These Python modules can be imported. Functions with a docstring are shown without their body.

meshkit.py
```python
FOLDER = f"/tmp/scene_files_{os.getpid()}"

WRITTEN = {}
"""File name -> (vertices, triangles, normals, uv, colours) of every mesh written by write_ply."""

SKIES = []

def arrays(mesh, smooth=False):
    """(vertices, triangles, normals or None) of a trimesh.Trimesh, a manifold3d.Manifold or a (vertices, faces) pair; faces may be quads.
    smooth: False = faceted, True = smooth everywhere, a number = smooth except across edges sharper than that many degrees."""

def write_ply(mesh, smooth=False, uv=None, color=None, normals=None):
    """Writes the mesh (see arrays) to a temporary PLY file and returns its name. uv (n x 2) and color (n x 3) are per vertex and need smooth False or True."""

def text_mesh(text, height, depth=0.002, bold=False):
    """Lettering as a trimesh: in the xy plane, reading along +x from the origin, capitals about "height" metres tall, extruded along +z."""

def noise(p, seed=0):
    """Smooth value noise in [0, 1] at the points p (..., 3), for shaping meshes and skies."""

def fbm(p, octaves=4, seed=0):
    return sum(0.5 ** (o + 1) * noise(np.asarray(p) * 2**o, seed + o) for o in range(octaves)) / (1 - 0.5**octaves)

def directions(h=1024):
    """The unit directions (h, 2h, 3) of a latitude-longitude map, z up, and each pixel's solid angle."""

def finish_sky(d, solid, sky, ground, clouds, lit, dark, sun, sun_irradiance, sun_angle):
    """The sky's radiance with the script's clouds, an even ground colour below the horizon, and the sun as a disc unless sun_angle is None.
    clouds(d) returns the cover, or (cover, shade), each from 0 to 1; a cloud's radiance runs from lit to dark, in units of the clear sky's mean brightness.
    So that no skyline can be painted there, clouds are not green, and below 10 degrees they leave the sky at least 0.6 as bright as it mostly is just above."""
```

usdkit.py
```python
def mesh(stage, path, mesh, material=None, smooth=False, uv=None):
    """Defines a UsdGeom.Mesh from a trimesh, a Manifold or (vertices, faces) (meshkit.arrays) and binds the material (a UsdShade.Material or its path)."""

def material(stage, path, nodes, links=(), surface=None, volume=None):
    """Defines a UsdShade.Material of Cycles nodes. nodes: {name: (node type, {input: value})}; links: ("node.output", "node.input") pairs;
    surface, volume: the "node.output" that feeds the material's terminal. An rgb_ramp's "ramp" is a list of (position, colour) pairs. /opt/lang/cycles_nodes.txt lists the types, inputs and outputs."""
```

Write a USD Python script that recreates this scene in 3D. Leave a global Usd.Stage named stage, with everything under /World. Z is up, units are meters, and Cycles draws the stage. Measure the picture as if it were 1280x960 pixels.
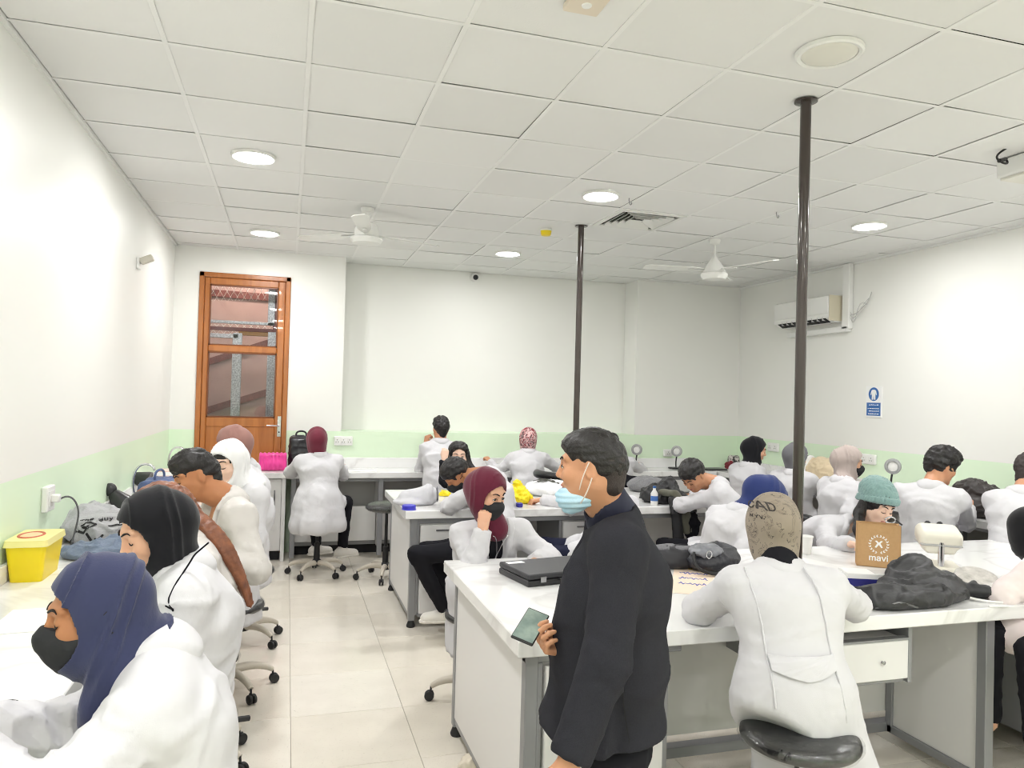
import math, random
import numpy as np, trimesh
import manifold3d as m3
from shapely.geometry import Polygon, Point
import usdkit, meshkit
from pxr import Usd, UsdGeom, UsdLux, Gf, Sdf, UsdShade

stage = Usd.Stage.CreateInMemory()
UsdGeom.SetStageUpAxis(stage, UsdGeom.Tokens.z)
UsdGeom.SetStageMetersPerUnit(stage, 1.0)
UsdGeom.Xform.Define(stage, '/World')
UsdGeom.Scope.Define(stage, '/World/Looks')

# ---------------------------------------------------------------- camera, exposure, light levels
EYE = np.array([0.0, 0.0, 1.75])
FPX, YAW, PITCH, ROLL = 930.0, .292, .0167, .0270          # focal length in pixels of 1280 x 960
EXPOSURE = 3.0
LAMP = 26.0                                                # radiance of a ceiling downlight
CORRIDOR = 2.6  # radiance of the added fill lamp in the corridor
cy_, sy_, cp_, sp_ = math.cos(YAW), math.sin(YAW), math.cos(PITCH), math.sin(PITCH)
CF = np.array([sy_ * cp_, cy_ * cp_, sp_])
_r = np.array([cy_, -sy_, 0.0]); _u = np.cross(_r, CF)
CR = math.cos(ROLL) * _r + math.sin(ROLL) * _u
CU = -math.sin(ROLL) * _r + math.cos(ROLL) * _u
cam = UsdGeom.Camera.Define(stage, '/World/camera')
cam.CreateHorizontalApertureAttr(36.0)
cam.CreateVerticalApertureAttr(27.0)
cam.CreateFocalLengthAttr(36.0 * FPX / 1280.0)
cam.CreateClippingRangeAttr(Gf.Vec2f(0.05, 60))
cam.CreateExposureAttr(EXPOSURE)
_m = np.eye(4); _m[0, :3] = CR; _m[1, :3] = CU; _m[2, :3] = -CF; _m[3, :3] = EYE
UsdGeom.Xformable(cam).AddTransformOp().Set(Gf.Matrix4d(*_m.ravel().tolist()))
dome = UsdLux.DomeLight.Define(stage, '/World/sky')
dome.CreateIntensityAttr(0.02)
dome.CreateColorAttr(Gf.Vec3f(.9, .95, 1))

def P(px, py, Y):
    """World point seen at pixel (px, py) at depth y = Y."""
    d = CF + (px - 640) / FPX * CR - (py - 480) / FPX * CU
    return EYE + d * (Y / d[1])
def PZ(px, py, z):
    d = CF + (px - 640) / FPX * CR - (py - 480) / FPX * CU
    return EYE + d * ((z - EYE[2]) / d[2])
def PX(px, py, x):
    d = CF + (px - 640) / FPX * CR - (py - 480) / FPX * CU
    return EYE + d * (x / d[0])

# ---------------------------------------------------------------- prims
used = {}
def numbered(path):
    n = used.get(path, 0); used[path] = n + 1
    return path if n == 0 else f'{path}_{n:03d}'
def meta(prim, label=None, cat=None, group=None, kind=None):
    for k, v in (('label', label), ('category', cat), ('group', group), ('kind', kind)):
        if v: prim.SetCustomDataByKey(k, v)
class Node:
    def __init__(s, path, loc): s.path, s.loc = path, np.asarray(loc, float)
    @property
    def prim(s): return stage.GetPrimAtPath(s.path)
def thing(name, label, cat, loc=(0, 0, 0), group=None, kind=None):
    path = numbered('/World/' + name)
    x = UsdGeom.Xform.Define(stage, path); x.AddTranslateOp().Set(Gf.Vec3d(*map(float, loc)))
    meta(x.GetPrim(), label, cat, group, kind)
    return Node(path, loc)
def part(parent, name, mesh, mat, smooth=40, label=None, kind=None, local=False):
    path = numbered(parent.path + '/' + name)
    v, f = vf(mesh)
    if not local: v = v - parent.loc
    p = usdkit.mesh(stage, path, (v, f), mat, smooth=smooth)
    meta(p.GetPrim(), label, None, None, kind)
    return Node(path, parent.loc)
def solo(name, mesh, mat, label, cat, smooth=40, group=None, kind=None):
    v, f = vf(mesh); loc = np.array([v[:, 0].mean(), v[:, 1].mean(), v[:, 2].min()])
    path = numbered('/World/' + name)
    p = usdkit.mesh(stage, path, (v - loc, f), mat, smooth=smooth)
    p.AddTranslateOp().Set(Gf.Vec3d(*loc.tolist()))
    meta(p.GetPrim(), label, cat, group, kind)
    return Node(path, loc)
def struct(name, mesh, mat, smooth=False, kind='structure', label=None):
    path = numbered('/World/' + name)
    p = usdkit.mesh(stage, path, vf(mesh), mat, smooth=smooth)
    meta(p.GetPrim(), label, None, None, kind)
    return Node(path, (0, 0, 0))
def copy_of(src, name, label, cat, loc, rot=0, group=None):
    path = numbered('/World/' + name)
    x = UsdGeom.Xform.Define(stage, path)
    x.AddTranslateOp().Set(Gf.Vec3d(*map(float, loc))); x.AddRotateZOp().Set(float(rot))
    x.GetPrim().GetReferences().AddInternalReference(src); x.GetPrim().SetInstanceable(True)
    meta(x.GetPrim(), label, cat, group)
    return Node(path, loc)

# ---------------------------------------------------------------- materials
def lin(r, g, b):
    c = np.array([r, g, b], float) / 255
    return tuple(np.where(c <= .04045, c / 12.92, ((c + .055) / 1.055) ** 2.4).tolist())
def mat(name, col, rough=.5, spec=.5, metal=0., bump=None, var=None, coat=0., sheen=0., sss=0., trans=0., emit=None):
    """col: sRGB. bump: (scale, strength). var: (scale, other sRGB, contrast)."""
    n = {'p': ('principled_bsdf', dict(base_color=lin(*col), roughness=rough, specular_ior_level=spec, metallic=metal, coat_weight=coat, sheen_weight=sheen, transmission_weight=trans, subsurface_weight=sss))}
    if sss: n['p'][1].update(subsurface_radius=(1, .35, .2), subsurface_scale=.006)
    if emit: n['p'][1].update(emission_color=lin(*emit[0]), emission_strength=emit[1])
    l = []
    if bump or var: n['tc'] = ('texture_coordinate', {})
    if var:
        n['vn'] = ('noise_texture', dict(scale=var[0], detail=4.0, roughness=.6))
        n['vr'] = ('rgb_ramp', dict(ramp=[(.5 - var[2], lin(*col)), (.5 + var[2], lin(*var[1]))]))
        l += [('tc.object', 'vn.vector'), ('vn.fac', 'vr.fac'), ('vr.color', 'p.base_color')]
    if bump:
        n['bn'] = ('noise_texture', dict(scale=bump[0], detail=3.0)); n['bb'] = ('bump', dict(strength=bump[1], distance=.004))
        l += [('tc.object', 'bn.vector'), ('bn.fac', 'bb.height'), ('bb.normal', 'p.normal')]
    return usdkit.material(stage, '/World/Looks/' + name, n, l, surface='p.BSDF')

# ---------------------------------------------------------------- meshes
def vf(m):
    if hasattr(m, 'to_mesh'):
        q = m.to_mesh(); return np.array(q.vert_properties[:, :3], float), np.array(q.tri_verts)
    if isinstance(m, (tuple, list)) and len(m) == 2 and np.ndim(m[0]) == 2:
        v, f = np.asarray(m[0], float), np.asarray(m[1], int)
        if f.shape[1] == 4: f = np.vstack([f[:, [0, 1, 2]], f[:, [0, 2, 3]]])
        return v, f
    return np.asarray(m.vertices, float), np.asarray(m.faces)
def cat(*ms):
    vs, fs, n = [], [], 0
    for m in ms:
        v, f = vf(m); vs.append(v); fs.append(f + n); n += len(v)
    return np.vstack(vs), np.vstack(fs)
def box(x0, x1, y0, y1, z0, z1, bev=0.):
    x0, x1 = min(x0, x1), max(x0, x1); y0, y1 = min(y0, y1), max(y0, y1); z0, z1 = min(z0, z1), max(z0, z1)
    if bev <= 0:
        b = trimesh.creation.box((x1 - x0, y1 - y0, z1 - z0)); b.apply_translation(((x0 + x1) / 2, (y0 + y1) / 2, (z0 + z1) / 2)); return vf(b)
    b = min(bev, (x1 - x0) / 2.01, (y1 - y0) / 2.01, (z1 - z0) / 2.01)
    pts = []
    for X in (0, 1):
        for Y in (0, 1):
            for Z in (0, 1):
                c = np.array([(x0, x1)[X], (y0, y1)[Y], (z0, z1)[Z]]); s = np.array([1 - 2 * X, 1 - 2 * Y, 1 - 2 * Z]) * b
                for k in range(3):
                    q = c + s; q[k] = c[k]; pts.append(q)
    return vf(m3.Manifold.hull_points(np.array(pts)))
def rbox(x0, x1, y0, y1, z0, z1, r, n=12):
    s = m3.Manifold.sphere(r, n)
    return m3.Manifold.batch_hull([s.translate((x, y, z)) for x in (x0 + r, x1 - r) for y in (y0 + r, y1 - r) for z in (z0 + r, z1 - r)])
def xform(m, R=None, t=None, s=None):
    v, f = vf(m)
    if s is not None: v = v * np.asarray(s)
    if R is not None: v = v @ np.asarray(R).T
    if t is not None: v = v + np.asarray(t)
    return v, f
def rotz(a): a = math.radians(a); return np.array([[math.cos(a), -math.sin(a), 0], [math.sin(a), math.cos(a), 0], [0, 0, 1]])
def rotx(a): a = math.radians(a); return np.array([[1, 0, 0], [0, math.cos(a), -math.sin(a)], [0, math.sin(a), math.cos(a)]])
def roty(a): a = math.radians(a); return np.array([[math.cos(a), 0, math.sin(a)], [0, 1, 0], [-math.sin(a), 0, math.cos(a)]])
def lathe(prof, n=32, at=(0, 0, 0), ring=False):
    """prof: (radius, z) from bottom to top, closed at the axis."""
    prof = np.array(list(prof) + ([prof[0]] if ring else []), float); k = len(prof); a = np.linspace(0, 2 * np.pi, n, endpoint=False)
    v = np.stack([prof[:, None, 0] * np.cos(a), prof[:, None, 0] * np.sin(a), np.repeat(prof[:, 1:2], n, 1)], -1).reshape(-1, 3)
    f = []
    for i in range(k - 1):
        for j in range(n):
            a0, a1 = i * n + j, i * n + (j + 1) % n
            f += [(a0, a1, a1 + n), (a0, a1 + n, a0 + n)]
    if ring: return v + np.array(at), np.array(f)
    v = np.vstack([v, [[0, 0, prof[0, 1]], [0, 0, prof[-1, 1]]]])
    for j in range(n):
        f += [(k * n, (j + 1) % n, j), (k * n + 1, (k - 1) * n + j, (k - 1) * n + (j + 1) % n)]
    return v + np.array(at), np.array(f)
def tube(pts, r, n=8, smooth=0, caps=True):
    pts = np.array(pts, float)
    if smooth:
        from scipy.interpolate import CubicSpline
        t = np.r_[0, np.cumsum(np.linalg.norm(np.diff(pts, axis=0), axis=1))]
        pts = CubicSpline(t, pts)(np.linspace(0, t[-1], smooth))
    k = len(pts); r = np.broadcast_to(np.asarray(r, float), (k,)) if np.ndim(r) == 0 else np.interp(np.linspace(0, 1, k), np.linspace(0, 1, len(r)), r)
    tan = np.gradient(pts, axis=0); tan /= np.linalg.norm(tan, axis=1, keepdims=True) + 1e-12
    ref = np.array([0, 0, 1.]) if abs(tan[0][2]) < .9 else np.array([1., 0, 0])
    u = np.cross(tan[0], ref); u /= np.linalg.norm(u); us = []
    for i in range(k):
        u = u - tan[i] * (u @ tan[i]); u /= np.linalg.norm(u); us.append(u)
    us = np.array(us); w = np.cross(tan, us); a = np.linspace(0, 2 * np.pi, n, endpoint=False)
    v = pts[:, None] + r[:, None, None] * (np.cos(a)[None, :, None] * us[:, None] + np.sin(a)[None, :, None] * w[:, None])
    v = v.reshape(-1, 3); f = []
    for i in range(k - 1):
        for j in range(n):
            a0, a1 = i * n + j, i * n + (j + 1) % n
            f += [(a0, a1, a1 + n), (a0, a1 + n, a0 + n)]
    if caps:
        v = np.vstack([v, pts[:1], pts[-1:]])
        for j in range(n):
            f += [(k * n, (j + 1) % n, j), (k * n + 1, (k - 1) * n + j, (k - 1) * n + (j + 1) % n)]
    return v, np.array(f)
def prism(poly, y0, y1, plane='xz'):
    """Extrudes 2-D outline points along the missing axis."""
    m = trimesh.creation.extrude_polygon(Polygon(poly), abs(y1 - y0), engine='earcut'); v, f = vf(m)
    lo = min(y0, y1)
    if plane == 'xz': return np.stack([v[:, 0], v[:, 2] + lo, v[:, 1]], 1), f[:, ::-1]
    if plane == 'yz': return np.stack([v[:, 2] + lo, v[:, 0], v[:, 1]], 1), f
    return np.stack([v[:, 0], v[:, 1], v[:, 2] + lo], 1), f

# ---------------------------------------------------------------- implicit modelling: smooth blends of cones and ellipsoids, meshed by surface nets
def unit(v): v = np.asarray(v, float); return v / (np.linalg.norm(v) + 1e-12)
class Vol:
    def __init__(s, lo, hi, h):
        s.h = h; s.lo = np.asarray(lo, float) - 2 * h
        s.n = np.ceil((np.asarray(hi, float) + 2 * h - s.lo) / h).astype(int) + 1
        s.D = np.full(s.n, 1.0, np.float32)
        s.ax = [(s.lo[i] + h * np.arange(s.n[i])).astype(np.float32) for i in range(3)]
    def _sl(s, lo, hi):
        a = np.clip(np.floor((np.asarray(lo) - s.lo) / s.h).astype(int), 0, s.n); b = np.clip(np.ceil((np.asarray(hi) - s.lo) / s.h).astype(int) + 1, 0, s.n)
        if (b <= a).any(): return None, None
        sl = tuple(slice(x, y) for x, y in zip(a, b))
        return sl, np.stack(np.meshgrid(*[s.ax[i][sl[i]] for i in range(3)], indexing='ij'), -1)
    def _mix(s, sl, d, k, op):
        A = s.D[sl]
        if op == 'u':
            if k > 0: hh = np.maximum(k - np.abs(A - d), 0) / k; s.D[sl] = np.minimum(A, d) - hh * hh * k * .25
            else: s.D[sl] = np.minimum(A, d)
        elif op == 's':
            d = -d
            if k > 0: hh = np.maximum(k - np.abs(A - d), 0) / k; s.D[sl] = np.maximum(A, d) + hh * hh * k * .25
            else: s.D[sl] = np.maximum(A, d)
        return s
    def cone(s, a, b, r1, r2, k=.02, op='u', flat=None):
        """Round cone; flat = (axis, factor) widens it along an axis."""
        a, b = np.asarray(a, np.float32), np.asarray(b, np.float32); F = max(1, flat[1]) if flat else 1
        m = max(r1, r2) * F + k + 3 * s.h
        sl, p = s._sl(np.minimum(a, b) - m, np.maximum(a, b) + m)
        if sl is None: return s
        ab = b - a; q = p - a; t = np.clip(q @ ab / max(float(ab @ ab), 1e-9), 0, 1)
        q = q - t[..., None] * ab
        if flat:
            x = unit(flat[0]).astype(np.float32); qs = q @ x; l = np.sqrt(np.maximum((q * q).sum(-1) - qs * qs + (qs / flat[1]) ** 2, 0))
        else: l = np.sqrt((q * q).sum(-1))
        return s._mix(sl, l - (r1 + (r2 - r1) * t), k, op)
    def ell(s, c, r, R=None, k=.02, op='u'):
        c = np.asarray(c, np.float32); r = np.asarray(r, np.float32); m = float(r.max()) + k + 3 * s.h
        sl, p = s._sl(c - m, c + m)
        if sl is None: return s
        q = p - c
        if R is not None: q = q @ np.asarray(R, np.float32)
        k0 = np.sqrt(((q / r) ** 2).sum(-1)); k1 = np.sqrt(((q / (r * r)) ** 2).sum(-1))
        return s._mix(sl, k0 * (k0 - 1) / np.maximum(k1, 1e-6), k, op)
    def rbox(s, c, hs, R=None, r=.01, k=.01, op='u'):
        c = np.asarray(c, np.float32); hs = np.asarray(hs, np.float32); m = float(np.linalg.norm(hs)) + k + 3 * s.h
        sl, p = s._sl(c - m, c + m)
        if sl is None: return s
        q = p - c
        if R is not None: q = q @ np.asarray(R, np.float32)
        q = np.abs(q) - (hs - r)
        return s._mix(sl, np.sqrt((np.maximum(q, 0) ** 2).sum(-1)) + np.minimum(q.max(-1), 0) - r, k, op)
    def plane(s, pt, n, k=.0):
        """Keeps what lies on the side the normal points away from."""
        n = unit(n); g = (s.ax[0][:, None, None] - pt[0]) * n[0] + (s.ax[1][None, :, None] - pt[1]) * n[1] + (s.ax[2][None, None, :] - pt[2]) * n[2]
        return s._mix((slice(None),) * 3, -g.astype(np.float32), k, 's')
    def noise(s, amp, scale, seed=0):
        near = np.abs(s.D) < 3 * amp + 2 * s.h; i = np.argwhere(near); p = s.lo + i * s.h
        s.D[near] += (amp * 2 * (meshkit.fbm(p * np.asarray(scale), 3, seed) - .5)).astype(np.float32); return s
    def mesh(s):
        D, h = s.D, s.h; D[[0, -1]] = np.maximum(D[[0, -1]], 1e-3); D[:, [0, -1]] = np.maximum(D[:, [0, -1]], 1e-3); D[:, :, [0, -1]] = np.maximum(D[:, :, [0, -1]], 1e-3)
        S = D < 0; c = np.zeros(np.array(S.shape) - 1, np.int8)
        for i, j, k in np.ndindex(2, 2, 2): c += S[i:S.shape[0] - 1 + i, j:S.shape[1] - 1 + j, k:S.shape[2] - 1 + k]
        act = (c > 0) & (c < 8); idx = np.argwhere(act); num = np.full(act.shape, -1, np.int64); num[act] = np.arange(len(idx))
        acc = np.zeros((len(idx), 3)); cnt = np.zeros(len(idx))
        for ax in range(3):
            o = [a for a in range(3) if a != ax]
            for u, w in np.ndindex(2, 2):
                p0 = idx.copy(); p0[:, o[0]] += u; p0[:, o[1]] += w; p1 = p0.copy(); p1[:, ax] += 1
                d0 = D[tuple(p0.T)].astype(float); d1 = D[tuple(p1.T)].astype(float); x = (d0 < 0) != (d1 < 0)
                t = np.where(x, d0 / np.where(x, d0 - d1, 1), 0)
                q = p0.astype(float); q[:, ax] += t; acc += np.where(x[:, None], q, 0); cnt += x
        v = s.lo + h * acc / cnt[:, None]; F = []
        for ax in range(3):
            o1, o2 = (ax + 1) % 3, (ax + 2) % 3
            a = [slice(None)] * 3; b = [slice(None)] * 3; a[ax] = slice(0, -1); b[ax] = slice(1, None)
            for o in (o1, o2): a[o] = slice(1, -1); b[o] = slice(1, -1)
            A, B = S[tuple(a)], S[tuple(b)]
            for first in (True, False):
                e = np.argwhere((A & ~B) if first else (~A & B))
                if not len(e): continue
                e[:, o1] += 1; e[:, o2] += 1
                q = []
                for u, w in ((1, 1), (0, 1), (0, 0), (1, 0)):
                    g = e.copy(); g[:, o1] -= u; g[:, o2] -= w; q.append(num[tuple(g.T)])
                q = np.stack(q, 1)
                F.append(q if first else q[:, ::-1])
        q = np.vstack(F)
        return v, np.vstack([q[:, [0, 1, 2]], q[:, [0, 2, 3]]])
def main_piece(m, least=.12):
    """Drops stray islands of a mesh."""
    v, f = m; lab = trimesh.graph.connected_component_labels(trimesh.graph.face_adjacency(f), node_count=len(f)); n = np.bincount(lab); keep = n[lab] >= least * n.max(); f = f[keep]
    u, inv = np.unique(f, return_inverse=True); return v[u], inv.reshape(-1, 3)
def vnormals(v, f):
    n = np.zeros_like(v); c = np.cross(v[f[:, 1]] - v[f[:, 0]], v[f[:, 2]] - v[f[:, 0]])
    for k in range(3): np.add.at(n, f[:, k], c)
    return n / (np.linalg.norm(n, axis=1, keepdims=True) + 1e-15)
def ridge(p, seed=0):
    """Folds: sharp crests, broad valleys, in [-1, 1]."""
    a = meshkit.noise(p, seed); return 1 - 2 * np.abs(2 * a - 1) ** .8
def displace(m, d):
    v, f = m; return v + vnormals(v, f) * d[:, None], f
# ================================================================ materials
M = {}
def two_paint():
    n = {'g': ('geometry', {}), 's': ('separate_xyz', {}), 'm': ('math', dict(math_type='greater_than', value2=1.315)),
         'mx': ('mix', dict(color1=lin(223, 242, 214), color2=lin(238, 238, 233))), 'nz': ('noise_texture', dict(scale=3.0, detail=4.0)),
         'p': ('principled_bsdf', dict(roughness=.38, specular_ior_level=.35)), 'bn': ('noise_texture', dict(scale=60.0, detail=3.0)), 'bb': ('bump', dict(strength=.12, distance=.003))}
    l = [('g.position', 's.vector'), ('s.z', 'm.value1'), ('m.value', 'mx.fac'), ('mx.color', 'p.base_color'), ('g.position', 'bn.vector'), ('bn.fac', 'bb.height'), ('bb.normal', 'p.normal')]
    return usdkit.material(stage, '/World/Looks/wall_paint', n, l, surface='p.BSDF')
M['wall'] = two_paint()
def marble(name, base, vein, rough=.16):
    n = {'tc': ('geometry', {}), 'd': ('noise_texture', dict(scale=1.3, detail=5.0, distortion=1.2)), 'r': ('rgb_ramp', dict(ramp=[(0, lin(*base)), (.455, lin(*base)), (.5, lin(*vein)), (.535, lin(*base)), (1, lin(*base))])),
         'p': ('principled_bsdf', dict(roughness=rough, specular_ior_level=.5))}
    return usdkit.material(stage, '/World/Looks/' + name, n, [('tc.position', 'd.vector'), ('d.fac', 'r.fac'), ('r.color', 'p.base_color')], surface='p.BSDF')
M['marble'] = marble('marble', (240, 240, 239), (224, 223, 222))
def terrazzo(k, base):
    n = {'tc': ('geometry', {}), 'v': ('voronoi_texture', dict(scale=42.0)), 'r': ('rgb_ramp', dict(ramp=[(0, lin(120, 108, 92)), (.1, lin(160, 148, 128)), (.16, lin(*base)), (1, lin(*base))])),
         'n2': ('noise_texture', dict(scale=5.0, detail=3.0)), 'r2': ('rgb_ramp', dict(ramp=[(.3, (.93, .93, .92)), (.7, (1, 1, 1))])), 'mx': ('mix', dict(mix_type='multiply', fac=1.0)),
         'nv': ('noise_texture', dict(scale=24.0)), 'va': ('mix', dict(fac=.35)),
         'p': ('principled_bsdf', dict(roughness=.17, specular_ior_level=.5))}
    l = [('tc.position', 'va.color1'), ('tc.position', 'nv.vector'), ('nv.color', 'va.color2'), ('va.color', 'v.vector'), ('v.distance', 'r.fac'), ('tc.position', 'n2.vector'), ('n2.fac', 'r2.fac'), ('r.color', 'mx.color1'), ('r2.color', 'mx.color2'), ('mx.color', 'p.base_color')]
    return usdkit.material(stage, f'/World/Looks/terrazzo_{k}', n, l, surface='p.BSDF')
M['terr'] = [terrazzo(0, (236, 229, 216)), terrazzo(1, (233, 226, 212)), terrazzo(2, (238, 232, 220))]
M['grout'] = mat('grout', (150, 140, 122), .8)
M['tile'] = [mat('ceiling_tile_a', (232, 232, 230), .85, bump=(130, .2)), mat('ceiling_tile_b', (229, 229, 227), .85, bump=(130, .2)), mat('ceiling_tile_c', (234, 234, 232), .85, bump=(130, .2))]
M['runner'] = mat('ceiling_runner', (236, 236, 234), .5)
M['dark'] = mat('void', (60, 58, 55), .9)
M['lam'] = mat('white_laminate', (232, 231, 230), .3)
M['lamgrey'] = mat('grey_laminate', (186, 185, 183), .4)
M['steel'] = mat('grey_steel_frame', (150, 151, 154), .42, metal=.35)
M['chrome'] = mat('chrome', (215, 215, 218), .12, metal=1)
M['nickel'] = mat('nickel', (160, 160, 162), .3, metal=1)
M['rubber'] = mat('rubber', (38, 38, 40), .6)
M['blackp'] = mat('black_plastic', (28, 28, 31), .35)
M['blackm'] = mat('black_matt', (26, 26, 29), .7)
M['whitep'] = mat('white_plastic', (235, 235, 232), .35)
M['whitepaint'] = mat('white_enamel', (232, 232, 228), .3)
M['pole'] = mat('dark_brown_pole', (58, 48, 44), .22, coat=.6, metal=.2)
M['wood'] = None
def woodm():
    n = {'tc': ('geometry', {}), 'mp': ('mapping', dict(scale=(14, 14, 1.6))), 'nz': ('noise_texture', dict(scale=1.0, detail=5.0, distortion=.6)), 'r': ('rgb_ramp', dict(ramp=[(.3, lin(156, 92, 40)), (.6, lin(178, 110, 54)), (.8, lin(164, 98, 46))])), 'p': ('principled_bsdf', dict(roughness=.28, coat_weight=.4))}
    return usdkit.material(stage, '/World/Looks/varnished_wood', n, [('tc.position', 'mp.vector'), ('mp.vector', 'nz.vector'), ('nz.fac', 'r.fac'), ('r.color', 'p.base_color')], surface='p.BSDF')
M['wood'] = woodm()
M['wood2'] = mat('wood_edge', (112, 62, 30), .4)
M['tan'] = mat('tan_marble', (184, 158, 150), .35, var=(3, (168, 142, 136), .25))
M['redband'] = mat('red_brown_stone', (122, 66, 58), .35, var=(14, (88, 44, 40), .25))
M['maroonframe'] = mat('maroon_frame', (104, 44, 46), .5)
M['foil'] = mat('taped_aluminium', (226, 229, 236), .4, metal=.1, var=(60, (160, 164, 174), .12))
M['ochre'] = mat('ochre_trim', (150, 104, 44), .4)
M['emit'] = mat('lamp_diffuser', (255, 255, 255), .5, emit=((254, 253, 253), LAMP))
M['cor'] = mat('corridor_fill_glow', (255, 255, 255), .5, emit=((255, 235, 225), CORRIDOR))  # glow of the lamp added to brighten the corridor
M['unlit'] = mat('unlit_diffuser', (226, 224, 214), .4)
M['yellow'] = mat('yellow_plastic', (240, 212, 10), .35, sss=.1)
M['paleyel'] = mat('pale_yellow_plastic', (236, 226, 150), .35)
M['red'] = mat('red_print', (196, 92, 60), .5)
M['blue'] = mat('blue_print', (54, 104, 170), .5)
M['white'] = mat('white_print', (242, 242, 240), .5)
def pane():
    n = {'t': ('transparent_bsdf', dict(color=(.96, .97, .96))), 'g': ('glossy_bsdf', dict(color=(.9, .9, .9), roughness=.02)), 'f': ('fresnel', dict(IOR=1.45)), 'm': ('mix_closure', {})}
    return usdkit.material(stage, '/World/Looks/window_glass', n, [('f.fac', 'm.fac'), ('t.BSDF', 'm.closure1'), ('g.BSDF', 'm.closure2')], surface='m.closure')
M['glass'] = pane()
def wrap():
    n = {'t': ('transparent_bsdf', dict(color=(.95, .95, .95))), 'g': ('glossy_bsdf', dict(color=(.9, .9, .9), roughness=.12)), 'm': ('mix_closure', dict(fac=.08)), 'tc': ('texture_coordinate', {}), 'bn': ('noise_texture', dict(scale=22.0, detail=4.0)), 'bb': ('bump', dict(strength=.9, distance=.01))}
    return usdkit.material(stage, '/World/Looks/clear_film', n, [('tc.object', 'bn.vector'), ('bn.fac', 'bb.height'), ('bb.normal', 'g.normal'), ('t.BSDF', 'm.closure1'), ('g.BSDF', 'm.closure2')], surface='m.closure')
M['film'] = wrap()

# ================================================================ the room
XL, XR, YB, YN, YF, ZC = -1.17, 5.62, 8.43, 8.78, -2.6, 3.24
rng = np.random.default_rng(5)
fl = struct('floor', box(XL - .1, XR + .1, YF - .1, YN + .1, -.12, -.006), M['grout'])
for i in range(-3, 10):
    for j in range(-11, 10):
        x0, y0 = .066 + .6 * i, 3.57 + .6 * j; x1, y1 = x0 + .6, y0 + .6
        a, b, c, d = max(x0, XL), min(x1, XR), max(y0, YF), min(y1, YB)
        if b - a < .03 or d - c < .03: continue
        part(fl, 'tile', box(a + .001, b - .001, c + .001, d - .001, -.03, 0.0005 * rng.random(), .0015), M['terr'][rng.integers(3)], smooth=False)
ce = struct('ceiling', box(XL - .1, XR + .1, YF - .1, YN + .1, ZC + .03, ZC + .15), M['dark'])
tx = [-.556 + .6 * i for i in range(-1, 11)]; ty = [3.51 + .6 * j for j in range(-10, 10)]
VENT = (2.744, 5.61)
for i in range(len(tx)):
    for j in range(len(ty)):
        a, b, c, d = max(tx[i], XL), min(tx[i] + .6, XR), max(ty[j], YF), min(ty[j] + .6, YN)
        if b - a < .03 or d - c < .03: continue
        if abs((a + b) / 2 - VENT[0]) < .1 and abs((c + d) / 2 - VENT[1]) < .1: continue
        dz = .002 + .003 * rng.random()
        t = box(a + .0105, b - .0105, c + .0095, d - .0095, ZC + dz, ZC + dz + .014, .002)
        q = t[0].copy(); tilt = rng.normal(0, .0016, 2); q[:, 2] += (q[:, 0] - (a + b) / 2) * tilt[0] * 2 + (q[:, 1] - (c + d) / 2) * tilt[1] * 2
        part(ce, 'ceiling_tile', (q, t[1]), M['tile'][rng.integers(3)], smooth=False)
for x in tx[1:]: part(ce, 'grid_runner', box(x - .012, x + .012, YF, YN, ZC, ZC + .004, .0015), M['runner'], smooth=False)
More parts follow.
